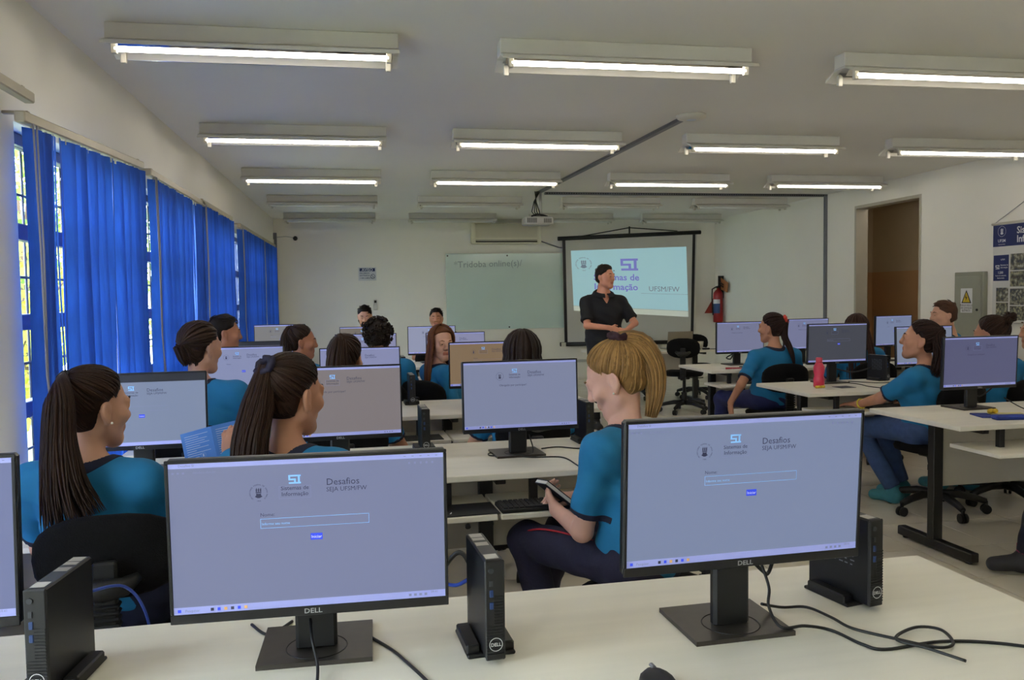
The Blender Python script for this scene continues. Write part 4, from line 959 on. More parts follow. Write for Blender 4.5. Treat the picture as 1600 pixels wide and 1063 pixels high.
# ------------------------------------------------------------------ people: smooth implicit bodies
class Field:
    """a smooth union of shapes sampled on a grid whose steps may vary; mesh() takes its zero surface"""
    def __init__(s, axs):
        s.ax = axs; s.D = np.full([len(a) for a in axs], 1., np.float32)
    def sub(s, lo, hi, m):
        sl = []
        for a in range(3):
            i = np.searchsorted(s.ax[a], lo[a] - m); j = np.searchsorted(s.ax[a], hi[a] + m); sl.append(slice(max(i - 1, 0), min(j + 1, len(s.ax[a]))))
        if any(q.stop - q.start < 1 for q in sl): return None, None
        g = np.meshgrid(*[s.ax[a][sl[a]].astype(np.float32) for a in range(3)], indexing='ij'); return tuple(sl), g
    def put(s, fn, lo, hi, k=.02, op='+'):
        sl, g = s.sub(lo, hi, k + .012)
        if sl is None: return
        d = fn(*g); D = s.D[sl]
        if op == '+':
            h = np.maximum(k - np.abs(D - d), 0) / k; s.D[sl] = np.minimum(D, d) - h * h * k * .25
        elif op == '-':
            d = -d; h = np.maximum(k - np.abs(D - d), 0) / k; s.D[sl] = np.maximum(D, d) + h * h * k * .25
    def cap(s, a, b, r0, r1=None, k=.02, op='+', cut=None):
        a = np.array(a, float); b = np.array(b, float); r1 = r0 if r1 is None else r1; m = max(r0, r1)
        ab = b - a; L2 = max(ab @ ab, 1e-9)
        def fn(X, Y, Z):
            px, py, pz = X - a[0], Y - a[1], Z - a[2]; t = np.clip((px * ab[0] + py * ab[1] + pz * ab[2]) / L2, 0, 1)
            d = np.sqrt((px - t * ab[0]) ** 2 + (py - t * ab[1]) ** 2 + (pz - t * ab[2]) ** 2) - (r0 + (r1 - r0) * t)
            if cut is not None:
                n, o = cut; d = np.maximum(d, (X - o[0]) * n[0] + (Y - o[1]) * n[1] + (Z - o[2]) * n[2])
            return d
        s.put(fn, np.minimum(a, b) - m, np.maximum(a, b) + m, k, op)
    def ell(s, c, r, M=None, k=.02, op='+', cut=None):
        c = np.array(c, float); r = np.array(r, float); M = np.eye(3) if M is None else M; m = r.max()
        def fn(X, Y, Z):
            p = [X - c[0], Y - c[1], Z - c[2]]; q = [sum(M[j, i] * p[j] for j in range(3)) for i in range(3)]
            k0 = np.sqrt(sum((q[i] / r[i]) ** 2 for i in range(3))); k1 = np.sqrt(sum((q[i] / r[i] ** 2) ** 2 for i in range(3))) + 1e-6
            d = k0 * (k0 - 1) / k1
            if cut is not None:
                n, o = cut; d = np.maximum(d, (X - o[0]) * n[0] + (Y - o[1]) * n[1] + (Z - o[2]) * n[2])
            return d
        s.put(fn, c - m, c + m, k, op)
    def mesh(s):
        D = s.D; X, Y, Z = s.ax; I = D < 0
        n = I[:-1, :-1, :-1].astype(np.int8)
        cnt = sum(I[a:D.shape[0] - 1 + a, b:D.shape[1] - 1 + b, c:D.shape[2] - 1 + c].astype(np.int8) for a in (0, 1) for b in (0, 1) for c in (0, 1))
        act = np.argwhere((cnt > 0) & (cnt < 8)); ix, iy, iz = act.T
        cid = np.full(cnt.shape, -1, np.int32); cid[ix, iy, iz] = np.arange(len(act))
        acc = np.zeros((len(act), 3)); num = np.zeros(len(act))
        cor = [(a, b, c) for a in (0, 1) for b in (0, 1) for c in (0, 1)]
        for p in cor:
            for ax in range(3):
                if p[ax]: continue
                q = list(p); q[ax] = 1
                dp = D[ix + p[0], iy + p[1], iz + p[2]]; dq = D[ix + q[0], iy + q[1], iz + q[2]]
                m = (dp < 0) != (dq < 0); t = np.where(m, dp / np.where(m, dp - dq, 1), 0)
                P0 = np.stack([X[ix + p[0]], Y[iy + p[1]], Z[iz + p[2]]], 1); P1 = np.stack([X[ix + q[0]], Y[iy + q[1]], Z[iz + q[2]]], 1)
                acc += np.where(m[:, None], P0 + (P1 - P0) * t[:, None], 0); num += m
        V = acc / num[:, None]; F = []
        for ax in range(3):
            o1, o2 = [(1, 2), (2, 0), (0, 1)][ax]
            sl0 = [slice(None)] * 3; sl1 = [slice(None)] * 3; sl0[ax] = slice(0, -1); sl1[ax] = slice(1, None)
            A, B = I[tuple(sl0)], I[tuple(sl1)]
            e = np.argwhere(A != B); 
            e = e[(e[:, o1] > 0) & (e[:, o2] > 0) & (e[:, o1] < D.shape[o1] - 1) & (e[:, o2] < D.shape[o2] - 1)]
            def C(d1, d2):
                q = e.copy(); q[:, o1] -= d1; q[:, o2] -= d2; return cid[q[:, 0], q[:, 1], q[:, 2]]
            f = np.stack([C(1, 1), C(0, 1), C(0, 0), C(1, 0)], 1); ins = A[e[:, 0], e[:, 1], e[:, 2]]
            f[~ins] = f[~ins][:, ::-1]; F.append(f)
        F = np.concatenate(F); return V, F[(F >= 0).all(1)]
def axis(lo, hi, h, fines=()):
    out = [lo]
    while out[-1] < hi:
        x = out[-1]; st = h
        for a, b, hf in fines:
            if a - h < x < b: st = min(st, hf)
        out.append(x + st)
    return np.array(out)
def rotm(yaw, pitch=0., roll=0.):
    """columns: right, forward, up; yaw 0 looks along +y, positive turns left; pitch positive looks down"""
    return np.array((Matrix.Rotation(yaw, 3, 'Z') @ Matrix.Rotation(-pitch, 3, 'X') @ Matrix.Rotation(roll, 3, 'Y')))
def unit(v): v = np.array(v, float); return v / (np.linalg.norm(v) + 1e-9)
def ik(S_, T, l1, l2, hint):
    S_, T = np.array(S_, float), np.array(T, float); d = T - S_; L = np.linalg.norm(d); L = min(L, (l1 + l2) * .995); u = unit(d); T = S_ + u * L
    a = (l1 * l1 - l2 * l2 + L * L) / (2 * L); h = math.sqrt(max(l1 * l1 - a * a, 0)); hv = np.array(hint, float); hv = unit(hv - u * (hv @ u)); return S_ + u * a + hv * h, T
SK = {}
def skin(c): return mat('skin_%d_%d_%d' % c, c, .5, noise=.05, nscale=18, spec=.35)
TEAL = mat('teal_jersey', (24, 114, 162), .85, noise=.07, nscale=9, bump=.25, bscale=22)
NAVYT = mat('navy_trim', (22, 26, 50), .85, noise=.08, nscale=20)
EYEW = mat('eye_white', (210, 206, 200), .3, noise=.01); EYED = mat('eye_dark', (34, 24, 20), .25, noise=.01)
def locks(P, r, k=5, flat=.55, ref=None):
    """P: (n, m, 3) paths, r: (m,) or (n, m) radii -> vertices and quads of tapered tubes"""
    n, m, _ = P.shape; t = np.gradient(P, axis=1); t /= np.linalg.norm(t, axis=2)[..., None] + 1e-9
    out = P - np.array(ref)[None, None, :]; out = out - t * (out * t).sum(2)[..., None]; out /= np.linalg.norm(out, axis=2)[..., None] + 1e-9
    sd = np.cross(t, out); a = 2 * PI * np.arange(k) / k; r = np.broadcast_to(r, (n, m))[..., None, None]
    V = P[:, :, None, :] + r * (sd[:, :, None, :] * np.cos(a)[None, None, :, None] + flat * out[:, :, None, :] * np.sin(a)[None, None, :, None])
    idx = np.arange(n * m * k).reshape(n, m, k); A = idx[:, :-1, :]; B = np.roll(A, -1, 2); D_ = idx[:, 1:, :]; C_ = np.roll(D_, -1, 2)
    return V.reshape(-1, 3), np.stack([A, B, C_, D_], -1).reshape(-1, 4)
def crv(P, m):
    """resample a polyline (k, 3) smoothly to m points"""
    P = np.array([tuple(p) for p in spline(P, 10)]); d = np.r_[0, np.cumsum(np.linalg.norm(np.diff(P, axis=0), axis=1))]; s_ = np.linspace(0, d[-1], m)
    return np.stack([np.interp(s_, d, P[:, i]) for i in range(3)], 1)

def person(name_label, head, hyaw, hpitch, pelvis, byaw, skin_c, hair_c, hair, hands=((None, None), (None, None)), knees=None, feet=None, shirt=TEAL, trim=NAVYT, pants=(30, 34, 58),
           hroll=0., hs=1., sw=.165, female=True, fine=.0055, coarse=.013, stand=False, sleeve=.78, legs=True, shoes=(30, 30, 34), extra=None, sh_drop=0., hint=None, bulk=1., curl=(.9, .9), seed=1, tail=None, fit=.012, vneck=False):
    g = np.random.default_rng(seed)
    head = np.array(head, float); pel = np.array(pelvis, float); Rh = rotm(R(hyaw), R(hpitch), R(hroll)); Rb = rotm(R(byaw)); H = lambda x, y, z: head + Rh @ (np.array([x, y, z]) * hs)
    bf, br = Rb[:, 1], Rb[:, 0]
    root = thing('person', name_label, 'person', (pel[0], pel[1], 0)); org = np.array([pel[0], pel[1], 0.])
    sk = skin(skin_c)
    nb = np.array([head[0], head[1], head[2]]) - np.array([0, 0, .168 * hs]) - bf * .030 - Rh[:, 1] * .012
    sc = nb - np.array([0, 0, .055 + sh_drop]) ; SH = [sc - br * sw, sc + br * sw]
    hipz = np.array([0, 0, 0.]); HIP = [pel - br * .09, pel + br * .09]
    if knees is None:
        if stand: knees = [pel + br * s_ * .10 + bf * .01 - np.array([0, 0, pel[2] - .48]) for s_ in (-1, 1)]
        else: knees = [np.array([*(pel + br * s_ * .12 + bf * .42)[:2], .50]) for s_ in (-1, 1)]
    knees = [np.array(k_, float) for k_ in knees]
    if feet is None: feet = [np.array([*(k_ + bf * (.02 if stand else .0))[:2], .09]) for k_ in knees]
    feet = [np.array(f_, float) for f_ in feet]
    ftdir = bf
    # arms
    arms = []
    for i, s_ in ((0, -1), (1, 1)):
        T = hands[i][0]; l1, l2 = .27, .235
        if T is None: T = pel + br * s_ * .13 + bf * .28 + np.array([0, 0, .14])
        hn = hint[i] if hint and hint[i] is not None else (br * s_ * .7 - bf * .3 + np.array([0, 0, -1.]))
        E_, Wr = ik(SH[i], T, l1, l2, hn); arms.append((SH[i], E_, Wr))
    lo = np.min([head - .17, pel - .28] + [a[2] - .2 for a in arms] + [k_ - .12 for k_ in knees] + [f_ - .26 for f_ in feet], axis=0); lo[2] = -.005
    hi = np.max([head + .17, pel + .28] + [a[2] + .2 for a in arms] + [k_ + .12 for k_ in knees] + [f_ + .26 for f_ in feet], axis=0)
    if not legs: lo[2] = pel[2] - .16
    fx = [[], [], []]
    hc = head - np.array([0, 0, .01])
    for a in range(3): fx[a].append((hc[a] - .135 * hs, hc[a] + .135 * hs, fine))
    vis = [hands[i][0] is not None and len(hands[i]) > 1 and hands[i][1] is not None for i in (0, 1)]
    for i in (0, 1):
        if vis[i]:
            pc = arms[i][2] + unit(arms[i][2] - arms[i][1]) * .09
            for a in range(3): fx[a].append((pc[a] - .11, pc[a] + .11, min(fine, .006)))
    B = Field([axis(lo[a], hi[a], coarse, fx[a]) for a in range(3)])
    # --- head
    e = lambda c, r, k=.02, op='+', rot=None: B.ell(H(*c), np.array(r) * hs, Rh if rot is None else Rh @ rot, k * hs, op)
    cp = lambda a, b, r0, r1=None, k=.015, op='+': B.cap(H(*a), H(*b), r0 * hs, None if r1 is None else r1 * hs, k * hs, op)
    jw = .92 if female else 1.06
    e((0, -.012, .035), (.073, .094, .082), .03); e((0, .028, -.028), (.056 * jw, .060, .084), .035)
    cp((0, .066, -.098), (0, .060, -.094), .021 * jw, k=.03)
    for s_ in (-1, 1):
        cp((s_ * .050 * jw, -.002, -.058), (s_ * .018 * jw, .060, -.098), .020, .016, .03)
        e((s_ * .040, .060, -.024), (.024, .022, .020), .03)
        e((s_ * .032, .093, .006), (.017, .012, .011), .018, '-')
        e((s_ * .032, .078, .004), (.0165, .0115, .0115), .006)
        cp((s_ * .016, .090, .024), (s_ * .046, .078, .024), .007, .006, .02)
        e((s_ * .012, .096, -.030), (.009, .010, .008), .010)
        # ear
        rt_ = np.array(Matrix.Rotation(s_ * R(20), 3, 'Z') @ Matrix.Rotation(R(10), 3, 'X'))
        e((s_ * .076, -.012, -.008), (.010, .020, .032), .010, '+', rt_); e((s_ * .084, -.008, -.004), (.006, .010, .017), .006, '-', rt_)
        cp((s_ * .073, -.004, -.034), (s_ * .072, -.003, -.038), .008, k=.01)
    cp((0, .088, .018), (0, .104, -.022), .0085, .0105, .018); e((0, .103, -.026), (.012, .010, .009), .010)
    cp((-.017, .083, -.056), (.017, .083, -.056), .0062, k=.012); cp((-.015, .081, -.066), (.015, .081, -.066), .0072, k=.012)
    nr = (.042 if female else .056) * (1 + (hs - 1) * .5)
    B.cap(H(0, -.022, -.045), nb - np.array([0, 0, .01]), nr, nr * 1.06, .02); B.cap(nb, sc, nr * 1.05, nr * 1.5, .04)
    # --- trunk
    torso = lambda F_, q, k: (
        F_.cap(SH[0] + br * .02 - np.array([0, 0, .005]), SH[1] - br * .02 - np.array([0, 0, .005]), .052 + q, None, k),
        F_.cap(nb - np.array([0, 0, .02]), SH[0] + np.array([0, 0, .012]), .035 + q, .030 + q, k), F_.cap(nb - np.array([0, 0, .02]), SH[1] + np.array([0, 0, .012]), .035 + q, .030 + q, k),
        F_.ell(sc + (pel - sc) * .30 + bf * .01, np.array([.150 * sw / .165 * bulk, .105 * bulk, .150]) + q, Rb, k),
        F_.ell(sc + (pel - sc) * .66, np.array([.128 * sw / .165 * bulk, .100 * bulk, .17]) + q, Rb, k),
        F_.ell(pel + np.array([0, 0, .03]), np.array([.160 * bulk, .125, .125]) + q, Rb, k))
    torso(B, 0, .05)
    if female and not stand:
        for s_ in (-1, 1): B.ell(sc + (pel - sc) * .33 + bf * .085 + br * s_ * .065, (.055, .05, .058), None, .04)
    # --- arms and hands
    for i, s_ in ((0, -1), (1, 1)):
        a, e_, w_ = arms[i]; B.cap(a, e_, .044 * bulk, .036, .02); B.cap(e_, w_, .036, .024, .012); B.ell(e_ + (w_ - e_) * .28, (.038, .038, .06), None, .02) if False else None
        d = unit(w_ - e_); pn = hands[i][1] if vis[i] else np.array([0, 0, 1.])
        pn = np.array(pn, float); pn = unit(pn - d * (pn @ d)); side = np.cross(d, pn) * s_    # toward the thumb
        hd = unit(hands[i][2]) if len(hands[i]) > 2 and hands[i][2] is not None else d
        pn = unit(pn - hd * (pn @ hd)); side = np.cross(pn, hd) * (1 if i == 0 else -1) * -1
        Mh = np.stack([side, hd, pn], 1); pc = w_ + hd * .048
        B.ell(pc, (.037, .050, .015), Mh, .012); B.cap(w_ - d * .01, w_ + hd * .02, .022, .021, .012)
        cu = curl[i]
        for f in range(4):
            o = side * (.027 - .018 * f); L_ = (.072, .080, .074, .058)[f]; b0 = w_ + hd * (.085 - .004 * abs(f - 1.3)) + o
            p1 = b0 + (hd * math.cos(.35 * cu) - pn * math.sin(.35 * cu)) * L_ * .45; p2 = p1 + (hd * math.cos(1.1 * cu) - pn * math.sin(1.1 * cu)) * L_ * .33; p3 = p2 + (hd * math.cos(1.7 * cu) - pn * math.sin(1.7 * cu)) * L_ * .25
            B.cap(b0 - hd * .02, p1, .0088, .0080, .006); B.cap(p1, p2, .0080, .0074, .003); B.cap(p2, p3, .0074, .0062, .003)
        t0 = w_ + hd * .022 + side * .026 - pn * .004; t1 = t0 + unit(side * .75 + hd * .8 - pn * .25) * .036; t2 = t1 + unit(side * .25 + hd - pn * .45 * cu) * .030
        B.cap(t0 - side * .012, t1, .0115, .010, .008); B.cap(t1, t2, .0095, .0075, .003)
    # --- legs
    if legs:
        for i in (0, 1):
            B.cap(HIP[i], knees[i], .072 * bulk, .05, .03); B.cap(knees[i], feet[i], .048, .034, .02); B.cap(feet[i] - np.array([0, 0, .045]), feet[i] + ftdir * .15 - np.array([0, 0, .06]), .032, .026, .02)
    V, F = B.mesh(); lips = None
    q = ((V - head) @ Rh) / hs; fc = q[F].mean(1)
    mi = ((np.abs(fc[:, 0]) < .024) & (fc[:, 1] > .078) & (fc[:, 2] < -.050) & (fc[:, 2] > -.074)).astype(np.int32)
    lipc = tuple(int(v * w_) for v, w_ in zip(skin_c, (.92, .76, .74))) if female else tuple(int(v * w_) for v, w_ in zip(skin_c, (.88, .78, .76)))
    link('body', set_mesh('body', V - org, F, [sk, skin(lipc)], True, mi), root)
    # eyes and brows
    for s_ in (-1, 1):
        m = MB(); c = H(s_ * .031, .0772, .004) - org; m.cur = 0; m.sphere(tuple(c), .0135 * hs, 14, 12, (1, 1, .55)); nF = len(m.F)
        for k_ in range(nF):
            cc = np.mean([m.V[v] for v in m.F[k_]], axis=0) - c; cc = Rh.T @ unit(cc)
            if cc @ unit((0, 1, -.08)) > .88: m.mi[k_] = 1
        m.obj('eye', [EYEW, EYED], root)
        m = MB(); m.tube([tuple(H(s_ * .014, .095, .026) - org), tuple(H(s_ * .032, .0915, .032) - org), tuple(H(s_ * .05, .077, .027) - org)], [.0032 * hs, .0036 * hs, .0018 * hs], 6); m.obj('eyebrow', mat('hair_%d_%d_%d' % hair_c, hair_c, .5, island=.35, noise=.18, nscale=30, spec=.18), root)
        if not female: continue
    # --- clothes
    hp = pel - np.array([0, 0, .02])
    sh_lo = np.min([SH[0] - .14, SH[1] - .14, pel - .24, arms[0][1] - .09, arms[1][1] - .09], axis=0); sh_hi = np.max([SH[0] + .14, SH[1] + .14, pel + .24, nb + .05, arms[0][1] + .09, arms[1][1] + .09], axis=0); sh_lo[2] = pel[2] - .10
    cf = max(fine * 1.25, .0062)
    Sf = Field([axis(sh_lo[a], sh_hi[a], cf) for a in range(3)]); torso(Sf, fit, .05)
    if female and not stand:
        for s_ in (-1, 1): Sf.ell(sc + (pel - sc) * .33 + bf * .085 + br * s_ * .065, (.062, .058, .066), None, .05)
    Sf.ell(pel + np.array([0, 0, .10]), (.155 * bulk, .125, .15), Rb, .04)
    bands = []
    for i in (0, 1):
        a, e_, w_ = arms[i]; n = unit(e_ - a); o = a + (e_ - a) * sleeve
        Sf.cap(a, e_ + n * .08, (.054 if female else .060) * bulk, .054 if female else .060, .035, cut=(n, o)); bands.append((a, n, o))
    Sf.D = np.maximum(Sf.D, (pel[2] - (.04 if not stand else .10)) - Sf.ax[2][None, None, :]).astype(np.float32)
    X, Y, Z = np.meshgrid(*[a_.astype(np.float32) for a_ in Sf.ax], indexing='ij')
    fold = .0045 * np.sin(X * 31 + Z * 22 + seed + 1.5 * np.sin(Y * 19)) * np.sin(Z * 37 - Y * 26 + 2 * seed) + .0030 * np.sin(Z * 62 + X * 27 + Y * 33 + 2 * np.sin(X * 14 + Z * 9))
    waist = np.clip(1.4 - np.abs(Z - (pel[2] + .12)) / .22, .45, 1); Sf.D += fold * waist
    # neck opening and its band
    nc = nb + np.array([0, 0, .012]) + bf * .012; dn = np.sqrt((X - nc[0]) ** 2 + (Y - nc[1]) ** 2 + (Z - nc[2]) ** 2); r0 = nr + .030; rn = r0 + .019
    base = Sf.D.copy()
    if vneck:
        fr = (X - nb[0]) * bf[0] + (Y - nb[1]) * bf[1]; la = np.abs((X - nb[0]) * br[0] + (Y - nb[1]) * br[1]); dr = nb[2] - Z
        base = np.maximum(base, -np.maximum(np.maximum(la - (.056 - .46 * (dr + .01)), dr - .115), -fr)).astype(np.float32)
    Sf.D = np.maximum(base, r0 - dn).astype(np.float32)
    V, F = Sf.mesh(); so = link('shirt', set_mesh('shirt', V - org, F, shirt, True), root)
    if trim is not None:
        def local(c, rad):      # the shirt's field again on a finer grid about c
            up_ = 3 if fine < .0058 else (2 if fine < .007 else 1); sl = []; ax2 = []; Dl = base
            for a_ in range(3):
                i0, i1 = np.searchsorted(Sf.ax[a_], (c[a_] - rad, c[a_] + rad)); sl.append(slice(max(i0 - 1, 0), i1 + 1))
            Dl = base[tuple(sl)]
            for a_ in range(3):
                x0 = Sf.ax[a_][sl[a_]]; x1 = np.linspace(x0[0], x0[-1], (len(x0) - 1) * up_ + 1); j = np.clip(np.searchsorted(x0, x1) - 1, 0, len(x0) - 2); f_ = (x1 - x0[j]) / (x0[j + 1] - x0[j])
                sh_ = [1, 1, 1]; sh_[a_] = -1; f_ = f_.reshape(sh_); Dl = np.take(Dl, j, a_) * (1 - f_) + np.take(Dl, j + 1, a_) * f_; ax2.append(x1)
            L_ = Field(ax2); return L_, Dl, np.meshgrid(*ax2, indexing='ij')
        Lf, bl, (x_, y_, z_) = local(nc, rn + .02); dl = np.sqrt((x_ - nc[0]) ** 2 + (y_ - nc[1]) ** 2 + (z_ - nc[2]) ** 2)
        Lf.D = np.maximum(np.maximum(bl - .0024, dl - rn), r0 - .004 - dl).astype(np.float32); V, F = Lf.mesh()
        if len(F): link('collar', set_mesh('collar', V - org, F, trim, True), so)
        for (a, n, o) in bands:
            Lf, bl, (x_, y_, z_) = local(o, .10); ta = (x_ - o[0]) * n[0] + (y_ - o[1]) * n[1] + (z_ - o[2]) * n[2]; da = np.sqrt((x_ - o[0]) ** 2 + (y_ - o[1]) ** 2 + (z_ - o[2]) ** 2)
            Lf.D = np.maximum(np.maximum(bl - .0024, -.016 - ta), np.maximum(ta - .002, da - .09)).astype(np.float32); V, F = Lf.mesh()
            if len(F): link('sleeve_band', set_mesh('sleeve_band', V - org, F, trim, True), so)
    if legs:
        pl = np.min([pel - .24, knees[0] - .11, knees[1] - .11, feet[0] - .1, feet[1] - .1], axis=0); ph = np.max([pel + .24, knees[0] + .11, knees[1] + .11, feet[0] + .1, feet[1] + .1], axis=0); pl[2] = 0
        Pf = Field([axis(pl[a], ph[a], max(cf, .010)) for a in range(3)])
        Pf.ell(pel + np.array([0, 0, .02]), (.168 * bulk, .135, .13), Rb, .05)
        for i in (0, 1):
            Pf.cap(HIP[i], knees[i], .086 * bulk, .064, .05)
            n = unit(feet[i] - knees[i]); Pf.cap(knees[i], feet[i] + n * .05, .062, .050, .03, cut=(n, feet[i] - n * .02))
        Pf.D = np.maximum(Pf.D, Pf.ax[2][None, None, :] - (pel[2] + .10)).astype(np.float32)
        X, Y, Z = np.meshgrid(*[a_.astype(np.float32) for a_ in Pf.ax], indexing='ij'); Pf.D += .004 * np.sin(X * 40 + Z * 33) * np.sin(Y * 36 - Z * 21)
        V, F = Pf.mesh(); po = link('trousers', set_mesh('trousers', V - org, F, mat('trousers_%d_%d_%d' % pants, pants, .85, noise=.12, nscale=30, bump=.2, bscale=90), True), root)
        for i in (0, 1):
            f0 = feet[i]; Sh = Field([axis(*((f0[a] - .12, f0[a] + .26) if False else (min(f0[a], f0[a] + ftdir[a] * .17) - .07, max(f0[a], f0[a] + ftdir[a] * .17) + .07)), .008) if a < 2 else axis(-.004, f0[2] + .06, .007) for a in range(3)])
            z0 = f0[2] - .09
            Sh.cap(f0 + np.array([0, 0, -.03]) - ftdir * .02, f0 + ftdir * .14 - np.array([0, 0, .055]), .046, .036, .03); Sh.cap(f0, f0 - np.array([0, 0, .05]), .045, .044, .03)
            Sh.D = np.maximum(Sh.D, z0 + .004 - Sh.ax[2][None, None, :]).astype(np.float32)
            V, F = Sh.mesh(); link('shoe', set_mesh('shoe', V - org, F, mat('shoe_%d_%d_%d' % shoes, shoes, .7, noise=.1, nscale=30), True), root)
    # --- hair
    hm = mat('hair_%d_%d_%d' % hair_c, hair_c, .5, island=.35, noise=.18, nscale=30, spec=.18)
    th = {'short': .011, 'fade': .010, 'curly': .020, 'pony': .009, 'bun': .010, 'braid': .010, 'long': .013, 'bob': .014}[hair] * hs
    Hf = Field([axis(head[a] - .17 * hs, head[a] + .17 * hs, fine * (1. if fine < .007 else 1.2)) for a in range(3)])
    X, Y, Z = np.meshgrid(*[a_.astype(np.float32) for a_ in Hf.ax], indexing='ij')
    q = [(X - head[0]), (Y - head[1]), (Z - head[2])]; q = [sum(Rh[j, i] * q[j] for j in range(3)) / hs for i in range(3)]
    Hf.ell(H(0, -.012, .035), (np.array([.073, .094, .082]) * hs + th), Rh, .02)
    if hair in ('pony', 'bun', 'braid'): Hf.ell(H(0, -.035, -.030), np.array([.050, .052, .050]) * hs + th, Rh, .03)
    else: Hf.ell(H(0, -.034, -.035), np.array([.064, .064, .065]) * hs + th, Rh, .03)
    if hair in ('short', 'fade', 'curly'):
        lim = np.minimum(q[2] - (.078 + .10 * (q[1] - .08)), 9.) ; lim = np.maximum(lim, np.minimum(q[2] - .034 - .7 * (q[1] - .03), .055 - q[1]))
        lim = np.maximum(lim, np.minimum(q[2] - (-.070 - .4 * (q[1] + .03)), -.022 - q[1]))
        Hf.D += (.0035 if hair != 'curly' else .006) * (np.sin(X * 260) * np.sin(Y * 240) * np.sin(Z * 250) if hair == 'curly' else .4 * np.sin(X * 300 + Z * 100) * np.sin(Y * 210))
        if hair == 'fade': Hf.D += np.clip((.055 - q[2]) * .16, 0, .0085) * hs
        if hair == 'short' or hair == 'fade': Hf.D -= np.clip((q[2] - .07) * .25 * np.clip(q[1] + .06, 0, 1) * 6, 0, .012) * hs
    elif hair in ('long', 'bob'):
        lim = np.maximum(q[2] - (.030 + .98 * q[1] + .15 * np.abs(q[0])), np.minimum(.014 - q[1], q[2] + .2)); 
    else: lim = np.maximum(q[2] - (.024 + 1.04 * q[1] - .22 * np.abs(q[0]) * (q[1] > .02)), np.minimum(-.026 - q[1], q[2] + .068))
    if hair not in ('long', 'bob'): Hf.D += np.clip(1 - lim / .022, 0, 1) * th * .85
    Hf.D = np.maximum(Hf.D, -lim * .7 * hs).astype(np.float32)
    V, F = Hf.mesh(); Vs, Fs = [V], [F]; nV = len(V)
    er = (np.array([.073, .094, .082]) * hs + th + .0012); ec = np.array([0, -.012, .035]) * hs
    nc_, nr_ = np.array([0, -.035, -.030]) * hs, np.array([.050, .052, .050]) * hs + th + .0012
    def surf(u, d=0.):
        u = np.atleast_2d(u); v = u * (er + d)
        if hair in ('pony', 'bun', 'braid'):      # outer of the skull and the nape, along the same ray
            rr_ = nr_ + d; w = v / rr_; o_ = np.atleast_2d((ec - nc_) / rr_); a = (w * w).sum(1); b = (w * o_).sum(1); c = (o_ * o_).sum(1) - 1; ds = b * b - a * c
            s_ = np.where(ds > 0, (-b + np.sqrt(np.maximum(ds, 0))) / a, 0); v = v * np.maximum(s_, 1)[:, None]
        return head + (Rh @ (ec + v).T).T
    def slerp(a, b, t): 
        v = a[None] * (1 - t)[:, None] + b[None] * t[:, None]; return v / np.linalg.norm(v, axis=1)[:, None]
    def add(P, r, k=5, flat=.55, ref=None):
        nonlocal nV
        V, F = locks(P, r, k, flat, head if ref is None else ref); Vs.append(V); Fs.append(F + nV); nV += len(V)
    dens = 1. if fine < .0058 else (.45 if fine < .008 else .22)
    lr = 1. / math.sqrt(dens)
    if hair in ('pony', 'bun', 'braid'):
        tie = unit(tail.get('tie', (0, -.75, .55))); N = int((460 if fine < .0058 else 240) * dens); P = []
        for _ in range(N):
            while True:
                u = unit(g.normal(size=3)); p = (surf(u[None])[0] - head) @ Rh / hs
                l_ = max(p[2] - (.026 + 1.04 * p[1] - .22 * abs(p[0]) * (p[1] > .02)), min(-.028 - p[1], p[2] + .068))
                if -.004 < l_ < .10 and (l_ < .022 or g.random() < .45): break
            t = np.linspace(0, 1, 12) ** .9; pts = slerp(u, tie, t); P.append(surf(pts, (.0005 - th * .9 * np.clip(1 - t / .22, 0, 1) + .004 * np.sin(PI * t) * g.random() + .010 * t ** 4 * g.random())[:, None]))
        add(np.array(P), np.array([.0015] + [.0034 if fine < .0058 else .0042] * 9 + [.0034, .0025]) * lr * hs)
        tp = surf(tie[None], .006)[0]
        ctrl = [tp] + [np.array(p, float) for p in tail['pts']]; m = 16; C = crv(ctrl, m); NT = int(tail.get('n', 170) * dens); w = np.array(tail['w']); wr = np.interp(np.linspace(0, 1, m), np.linspace(0, 1, len(w)), w)
        tg = np.gradient(C, axis=0); tg /= np.linalg.norm(tg, axis=1)[:, None]; a1 = np.cross(tg, np.array([.2, .9, .3])); a1 /= np.linalg.norm(a1, axis=1)[:, None]; a2 = np.cross(tg, a1); P = []; Rr = []
        for _ in range(NT):
            th_, rr = g.uniform(0, 2 * PI), math.sqrt(g.random()); tw = g.normal() * .35; L_ = g.uniform(.72, 1.0) if g.random() < .7 else 1.; s_ = np.linspace(0, L_, m) * (m - 1)
            Ci = np.stack([np.interp(s_, np.arange(m), C[:, i]) for i in range(3)], 1); A1 = np.stack([np.interp(s_, np.arange(m), a1[:, i]) for i in range(3)], 1); A2 = np.stack([np.interp(s_, np.arange(m), a2[:, i]) for i in range(3)], 1); wi = np.interp(s_, np.arange(m), wr)
            an = th_ + tw * np.linspace(0, 1, m); P.append(Ci + (A1 * np.cos(an)[:, None] + A2 * np.sin(an)[:, None] * .8) * (wi * rr)[:, None])
        add(np.array(P), np.r_[np.full(m - 4, .0038 if fine < .0058 else .0046), .0035, .003, .002, .0006] * lr * hs * tail.get('r', 1.), ref=C[m // 2] - bf * -.5)
